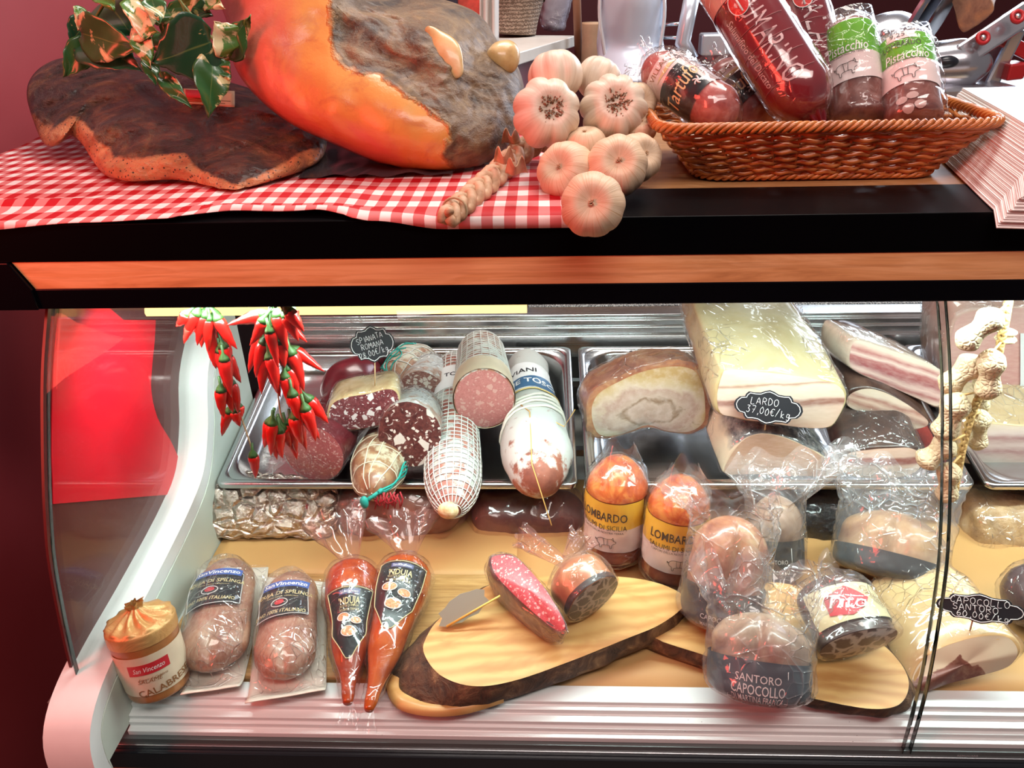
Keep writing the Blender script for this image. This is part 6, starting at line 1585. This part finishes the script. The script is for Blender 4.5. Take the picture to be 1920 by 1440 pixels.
def pist(A, B, r, label, seed, th0, sticker):
    o = thing('packaged_salami', label, 'salami', A, 'pistachio salami in the basket'); b = Body(A, B, r, [(0, .9), (.2, 1), (1, 1)], e0=.14, e1=.10, lump=.0015, seed=seed)
    b.geo(44, 36).build('salami_body', PIST, o)
    lb = b.patch(.13, .42, th0-1.6, th0+1.6, .001, 36, 8).build('green_label', GREEN, o)
    lp = b.patch(.42, .66, th0-1.6, th0+1.6, .001, 36, 8, edge=lambda v: (0, 1)).build('pale_label', LPINK, o)
    g = G(); add_text(g, 'Pistacchio', b.map(.37, th0-.12, .0016, rot=PI), 0, 0, .011, .042, shear=.2, bold=.006); g.build('lettering', WHT, lb, smooth=False)
    m_ = b.map(.53, th0, .0016, rot=PI); g = G(); add_text(g, 'I SAPORI DELLA NOSTRA TERRA', m_, 0, .013, .0028, .040); pig(g, m_, 0, -.003, .010); g.build('pig_drawing', plain('dark_print', (.04, .028, .02), .5), lp)
    if sticker:
        st = b.patch(.12, .20, th0-.45, th0+.45, .0016, 10, 4).build('price_sticker', plain('sticker_pink', (.82, .66, .64), .5), lb)
        g = G(); add_text(g, '9,25', b.map(.15, th0+.1, .002, rot=PI), 0, 0, .006); g.build('lettering', SIGNB, st, smooth=False)
        g = G(); add_text(g, 'LOMBARDO', b.map(.25, th0, .0016, rot=PI), 0, 0, .007, .036); g.build('brand_lettering', plain('dark_print', (.04, .028, .02), .5), lb, smooth=False)
    if sticker:
        for k, (u, v) in enumerate([(-.006, 0), (.004, .003), (-.001, -.010), (.010, -.008)]): decal('fat_piece', b.map(.83, th0, .0012, rot=PI), [(u+.0055*math.cos(a), v+.0042*math.sin(a)) for a in [2*PI*j/10 for j in range(10)]], plain('fat_pale', (.50, .36, .33), .3), o)
    b.film(.002, .004, 50, seed=seed).build('film', SLEEVE, o)
    w_ = b.w; G().grid(30, 8, lambda u, v: b.ctr(.02)+b.x*(math.cos(2*PI*u)*r*(1-.4*v))+b.y*(math.sin(2*PI*u)*r*1.06*(1-.1*v))-w_*(-.02+.03*v), cu=True).build('film_top', FILM2, o)
A_, B_ = P(1588, 38, Y=.955), P(1612, 240, Y=.875)
pist(A_, B_, S(48, B_), 'pistachio salami with green label, beside the red salami', 116, .25, False)
A_, B_ = P(1692, 74, Y=.93), P(1714, 246, Y=.845)
pist(A_, B_, S(52, B_), 'pistachio salami with green label and price sticker, at the right of the basket', 117, .05, True)

# ---- stack of white paper sheets
t = NT('paper_white'); PAPW = t.pbr((.84, .80, .77, 1), .55, 0, t.bump(t.noise(14, 3), .1, .002))
g = G(); rnd = random.Random(4)
c0 = V((.404, .684, 0)); ex = V((.999, -.03, 0)).normalized(); ey = V((.205, 1, 0)).normalized()
NSH = 54
for k in range(NSH):
    f = k/(NSH-1); z0 = TOP+.003+.00118*k; o_ = V((rnd.uniform(-.0006, .0006), rnd.uniform(-.0006, .0006), 0))+ex*(.030*f)+ey*(.004*math.sin(k*.7)*.3)
    def fn(u, v):
        p = c0+o_+ex*(.42*u)+ey*(.31*v); p.z = z0+.0006*N3((u*5, v*4, 0), 1, 2)
        dr = max(0, .6985-p.y); p.z -= dr*dr*30+dr*.3
        return p
    g.grid(14, 16, fn)
o = g.build('paper_stack', PAPW, None, smooth=False, solid=.00095); tag(o, 'thick stack of white wrapping paper at the right end of the counter', 'paper', None, 'stuff')

# ---- trailing variegated plant
def leaf_mat(nm, base, cream, amt):
    t = NT(nm); uv = t.sep(t.uv()); n1 = t.noise(30, 5, .6, None, .9)
    m_ = t.ramp(t.math('ADD', n1, amt), [(.56, 0), (.60, 1)]); vein = t.ramp(t.math('ABSOLUTE', t.math('SUBTRACT', uv.outputs[0], .5)), [(.0, 1), (.02, 0)])
    c = t.mix(t.noise(60, 4), base, tuple(x*1.9 for x in base[:3])+(1,)); c = t.mix(m_, c, cream); c = t.mix(t.math('MULTIPLY', vein, .5), c, (.20, .30, .08, 1))
    return t.pbr(c, .28, 0, t.bump(t.noise(90, 3), .15, .001), coat=.3)
LF = [leaf_mat('leaf_dark', (.010, .045, .018, 1), (.50, .46, .20, 1), -.09), leaf_mat('leaf_mixed', (.020, .075, .018, 1), (.60, .54, .26, 1), -.02), leaf_mat('leaf_pale', (.05, .13, .02, 1), (.66, .58, .32, 1), .07)]
VINE = plain('vine_stem', (.16, .20, .05), .5)
pl_ = thing('trailing_plant', 'trailing plant with cream and green heart shaped leaves over the dark shoulder', 'plant', P(300, 60, Y=.95))
def leaf(bx, by, tx, ty, wpx, Y0, Y1, m_, seed, fold=.13):
    a, b = P(bx, by, Y=Y0), P(tx, ty, Y=Y1); d = b-a; L_ = d.length; t_ = d/L_; f = (CAM-a); nrm = (f-t_*f.dot(t_)).normalized(); rnd = random.Random(seed); nrm = (nrm+t_.cross(nrm)*rnd.uniform(-.3, .3)).normalized(); sd = t_.cross(nrm); W = S(wpx*1.25, a)
    prf = [(0, .30), (.08, .78), (.22, 1.0), (.45, .88), (.7, .52), (.88, .20), (1, .0)]
    def fn(u, v):
        s = (u-.5)*2; w_ = W*.5*interp(prf, v); back = -.10*L_*abs(s)**1.5*max(0, 1-v*4)
        return a+t_*(v*L_+back)+sd*(s*w_)+nrm*(abs(s)*w_*fold-.05*L_*v*v+.05*L_*math.sin(v*PI)+.0018*math.sin(v*9+s*3+seed))
    o = G().grid(12, 18, fn).build('leaf', LF[m_], pl_, solid=.0006)
for k, a in enumerate([(205, 5, 245, 62, 110, .93, .89, 0), (160, 20, 148, 55, 34, .92, .90, 2), (155, 62, 262, 92, 70, .90, .87, 1), (165, 70, 262, 130, 82, .92, .88, 0), (160, 40, 130, 85, 40, .95, .93, 0), (165, 82, 118, 145, 44, .92, .90, 1), (190, -20, 212, 18, 40, .9, .88, 2), (262, 5, 268, 70, 56, .90, .86, 2), (285, 0, 300, 45, 36, .88, .86, 1),
                       (252, 45, 295, 60, 50, .88, .86, 2), (312, 15, 335, 55, 60, .93, .92, 1), (345, 5, 395, 28, 58, .95, .93, 0), (335, 10, 375, -5, 30, .94, .92, 2), (385, 0, 418, 14, 30, .94, .92, 2), (395, 78, 285, 118, 104, .875, .85, 0), (262, 65, 282, 128, 34, .87, .86, 2), (278, 110, 292, 160, 26, .87, .86, 1),
                       (305, 145, 358, 202, 28, .875, .86, 1), (398, 112, 392, 220, 56, .875, .85, 1), (412, 120, 430, 150, 30, .88, .87, 1), (440, 92, 402, 40, 62, .89, .88, 2), (425, 100, 462, 35, 50, .90, .89, 1), (450, 60, 470, 30, 20, .90, .89, 2), (300, 60, 340, 100, 50, .90, .88, 1)]):
    leaf(*a, seed=k)
g = G()
for pts in ([(250, -60), (262, 0), (275, 60), (290, 110), (305, 148)], [(300, -60), (340, 5), (380, 50), (410, 85), (440, 105)], [(440, 105), (425, 112), (400, 118)], [(240, -60), (200, 0), (165, 60), (160, 90)], [(340, 5), (365, 60), (395, 80)]):
    g.tube(crv([P(x, y, Y=.905) for x, y in pts], 24), .0016, 6)
g.build('vine', VINE, pl_)
G().tube([P(438, 104, Y=.905), P(456, 106, Y=.90)], .0035, 8).build('cut_stem_end', plain('stem_cut', (.74, .62, .34), .5), pl_)

# ================================================================== SHOP SIDE BEHIND THE COUNTER
MAR = plain('marble_white', (.70, .66, .60), .35, var=.05)
s1, s2 = P(977, 97, z=1.33), P(1075, 68, z=1.33); dd = (s2-s1).normalized(); lf = V((-dd.y, dd.x, 0)); h = V((0, 0, 1))
a0, a1 = s1-dd*.35, s2+dd*.02
o = thing('side_counter', 'dark red side counter with pale stone top behind the garlic', 'counter', (a0+a1)/2-h*1.33)
mid = (a0+a1)/2; hl = (a1-a0).length/2
G().obox(mid+lf*.20-h*.012, dd, lf, h, hl, .20, .012).build('stone_top', MAR, o, smooth=False, bev=.002)
G().obox(mid+lf*.205-h*.68, dd, lf, h, hl-.01, .19, .655).build('red_front', plain('burgundy_panel', (.13, .008, .022), .35), o, smooth=False)
# woven bin with paper
t = NT('woven_grey'); w1 = t.n('TexWave', {'wave_type': 'BANDS', 'bands_direction': 'Z'}, Vector=t.obj(), Scale=38.0, Distortion=5.0, Detail=2.0, Detail_Scale=6.0).outputs[0]
WOV = t.pbr(t.mix(w1, (.14, .085, .055, 1), (.42, .30, .22, 1)), .7, 0, t.bump(w1, .8, .004))
A_ = P(962, 66, z=1.332); o = thing('waste_basket', 'brown woven basket lined with tan paper on the side counter', 'basket', A_)
b = Body(A_, A_+V((.01, .01, .13)), S(52, A_), [(0, .82), (1, 1.12)], e0=.02, e1=0); b.geo(40, 20, cap1=False).build('basket_wall', WOV, o)
G().grid(40, 5, lambda u, v: b.pt(lerp(.62+.06*math.sin(2*PI*u*2), 1.15, v), 2*PI*u, .004+.004*v*math.sin(u*40)), cu=True).build('paper_liner', plain('liner_tan', (.58, .36, .24), .5, var=.1), o)
ROLLP = film_mat('bag_roll_film', .2, .2, 40, .8, tint=(.9, .88, .92), milk_col=(.72, .66, .70))
A_ = P(1036, 54, z=1.332); o = thing('bag_roll', 'upright pile of clear bags at the end of the side counter', 'bags', A_)
b = Body(A_, A_+V((.02, 0, .14)), S(26, A_), [(0, .8), (1, 1.15)], e0=.05, e1=.1, lump=.004, seed=3); b.geo(30, 16).build('bag_core', plain('bag_pale', (.62, .58, .64), .35), o); b.film(.003, .006, 40).build('film', ROLLP, o)
b0 = P(1086, 126, Y=2.0); o = G().tube([b0, b0+V((-.02, 0, .35))], .010, 10).build('wooden_pole', plain('pole_brown', (.30, .13, .07), .5), None); tag(o, 'thin brown wooden pole beside the brown paper roll', 'pole')
b0 = P(1108, 130, Y=1.95); b0.z = 1.206; o = thing('paper_roll', 'upright roll of brown paper behind the garlic', 'paper roll', b0)
b = Body(b0, P(1112, 42, Y=1.95), S(19, b0), [(0, 1), (.8, 1), (1, 1.05)], e0=.02, e1=0); b.geo(28, 10).build('roll_body', plain('roll_brown', (.44, .28, .17), .6, var=.12), o)
# things the roll and pole stand on: back bench
o = thing('back_bench', 'dark work bench behind the service side of the counter', 'bench', (.8, 2.0, 0))
G().box(.095, 1.8, 1.72, 2.30, 1.17, 1.205).build('bench_top', plain('bench_steel', (.30, .30, .32), .3, .8), o, smooth=False)
G().box(.11, 1.78, 1.76, 2.28, .02, 1.168).build('bench_body', plain('service_dark', (.05, .02, .02), .6), o, smooth=False)
# white curtain and red packaging at the ham's top
b0 = P(910, 40, Y=1.7); o = thing('white_bag', 'narrow white folded paper bag beside the woven basket', 'bag', b0)
G().grid(24, 8, lambda u, v: P(900+34*u, 80-110*v, Y=1.66)+V((0, .012*math.sin(u*14), 0))).build('folded_sheet', plain('bag_white', (.72, .68, .64), .5), o, solid=.002)
b0 = P(860, 10, Y=1.68); o = thing('red_packet', 'red and black packet just showing above the ham', 'packet', b0)
G().obox(P(866, -14, Y=1.70), (1, 0, 0), (0, 1, 0), (0, 0, 1), .045, .02, .05).build('packet_body', plain('packet_red', (.55, .07, .05), .4, var=.4, vsc=40), o, smooth=False, bev=.004)
G().obox(P(846, 2, Y=1.685), (1, 0, .2), (0, 1, 0), (0, 0, 1), .014, .02, .03).build('dark_strap', plain('strap_dark', (.02, .022, .04), .5), o, smooth=False, bev=.004)
# pale blue curved steel machine housing
BLU = NT('pale_blue_metal'); BLU = BLU.pbr((.70, .78, .92, 1), .3, .1)
o = thing('machine_housing', 'pale blue polished curved machine housing behind the garlic', 'machine', P(1180, 130, Y=1.75))
prof_ = [(1128, 1242, 0), (1129, 1240, -.0), (1126, 1238, .01), (1122, 1240, .02), (1124, 1246, .0), (1130, 1250, -.03)]
ys = [-40, 0, 40, 80, 110, 150]
rows = []
for k, (xa, xb, dy) in enumerate(prof_):
    y = ys[k]; rows.append([P(lerp(xa, xb, i/14), y, Y=1.72+dy)-V((0, .05*math.sin(PI*i/14), 0)) for i in range(15)])
cr = [crv([r_[i] for r_ in rows], 30) for i in range(15)]
G().rings([[cr[i][k] for i in range(15)] for k in range(30)], closed=False, cap0=False, cap1=False).build('curved_shell', BLU, o, solid=.01)
for s_x in (1130, 1240):
    G().tube([P(s_x+(-6 if s_x < 1200 else 6)*math.sin(k*.5), -40+18*k, Y=1.71) for k in range(11)], .004, 6).build('edge_trim', plain('trim_bright', (.85, .9, .95), .2, .3), o)
# thin arms between housing and slicer
o = thing('slicer_arm', 'pale grey slicer lever and bracket behind the red salami', 'machine', P(1300, 110, Y=1.7))
G().tube([P(1300, -20, Y=1.7), P(1288, 40, Y=1.69), P(1280, 80, Y=1.68), P(1296, 112, Y=1.68)], .016, 10).build('lever', plain('lever_pale', (.62, .68, .78), .25, .5), o)
G().obox(P(1340, 82, Y=1.72), (1, 0, 0), (0, 1, 0), (0, 0, 1), .03, .02, .02).build('bracket', plain('lever_pale', (.62, .68, .78), .25, .5), o, smooth=False, bev=.004)
G().tube([P(1244, 46, Y=1.74), P(1290, 44, Y=1.72)], .004, 6).build('rod', ALUM, o)
G().tube([P(1244, 70, Y=1.74), P(1290, 72, Y=1.72)], .004, 6).build('rod', ALUM, o)
# meat slicer
CHR = NT('slicer_aluminium'); CHR = CHR.pbr((.60, .61, .66, 1), .22, .9)
CHR2 = NT('slicer_blade'); CHR2 = CHR2.pbr((.50, .53, .62, 1), .14, 1)
DK = plain('slicer_dark', (.012, .015, .022), .3)
REDK = plain('slicer_red', (.42, .015, .02), .35)
YS = 1.45
o = thing('meat_slicer', 'chrome meat slicer with red knobs behind the paper stack', 'meat slicer', P(1750, 150, Y=YS))
b = Body(P(1600, 60, Y=YS+.06), P(1700, 180, Y=YS-.04), S(90, P(1650, 100, Y=YS)), [(0, .8), (.4, 1), (1, .9)], e0=.3, e1=.2, ex=.8)
b.geo(40, 24).build('motor_housing', CHR, o)
G().ball(P(1660, 64, Y=YS-.085), .008, 12, 8).build('knob', ALUM, o)
b = Body(P(1790, 140, Y=YS), P(1660, 148, Y=YS), .05, e0=.3, e1=.3); 
bw = Body(P(1700, 130, Y=YS-.02), P(1860, 118, Y=YS-.03), S(46, P(1780, 130, Y=YS)), [(0, .9), (.6, 1), (1, .75)], e0=.3, e1=.35, ex=.9); bw.geo(36, 24).build('base_housing', CHR, o)
bc = P(1740, 28, Y=YS-.01); ax = V((.75, -.55, -.35)).normalized()
b = Body(bc-ax*.006, bc+ax*.006, S(84, bc), [(0, .97), (.5, 1), (1, .9)], e0=0, e1=0, face=(0, 0, 1), ey=1.25, ex=1.15); b.geo(56, 6).build('blade', CHR2, o, auto=30)
b = Body(bc+ax*.012, bc+ax*.022, S(58, bc), e0=.3, e1=.3, face=(0, 0, 1)); b.geo(40, 8).build('blade_cover', DK, o, auto=30)
pa, pb = P(1800, 108, Y=YS-.05), P(1930, 22, Y=YS-.02); d_ = (pb-pa); L_ = d_.length; d_.normalize(); nn = (CAM-pa); nn = (nn-d_*nn.dot(d_)).normalized(); uu = nn.cross(d_)
G().obox((pa+pb)/2, d_, nn, uu, L_/2, .008, S(22, pa)).build('carriage_plate', CHR, o, smooth=False, bev=.004)
for x, y in ((1843, 71), (1908, 31)):
    c = P(x, y, Y=YS-.062); g = G(); g.tube([c+(d_*math.cos(a)+uu*math.sin(a))*.0085 for a in [2*PI*k/18 for k in range(18)]], .0036, 6, closed=True); kb = g.build('red_knob', REDK, o); G().ball(c, .005, 10, 8).build('knob_pin', ALUM, kb)
G().obox(P(1905, 88, Y=YS-.01), (1, 0, -.45), (0, 1, 0), (.45, 0, 1), .05, .008, .010).build('red_lever', REDK, o, smooth=False, bev=.003)
G().obox(P(1896, 132, Y=YS-.02), (1, 0, .1), (0, 1, 0), (0, 0, 1), .014, .02, .013).build('red_foot', REDK, o, smooth=False, bev=.003)
G().obox(P(1872, 112, Y=YS), (.25, 0, 1), (0, 1, 0), (1, 0, -.25), .05, .02, .012).build('support_column', CHR, o, smooth=False, bev=.005)
G().obox(P(1700, 172, Y=YS+.02), (1, 0, 0), (0, 1, 0), (0, 0, 1), .14, .10, .02).build('slicer_base', CHR, o, smooth=False, bev=.006)
G().ball(P(1776, 116, Y=YS-.06), (.018, .012, .010), 16, 10).build('dark_opening', DK, o)
o = thing('meat_block', 'brown speck of meat clamped on the slicer carriage', 'cured meat', P(1815, 30, Y=YS))
ol = [P(x, y, Y=YS-.02) for x, y in [(1786, 12), (1778, -30), (1830, -40), (1858, 2), (1860, 24), (1832, 46), (1804, 58)]]
slab(o, ol, (.03, .06, .02), skin_mat('speck_brown', [(.12, .05, .03, 1), (.28, .14, .08, 1), (.52, .26, .12, 1)], 30, .5, .6), skin_mat('speck_cut', [(.16, .07, .05, 1), (.30, .16, .10, 1), (.52, .26, .12, 1)], 30, .5, .5), names=('rind', 'cut_face'), lump=.003)
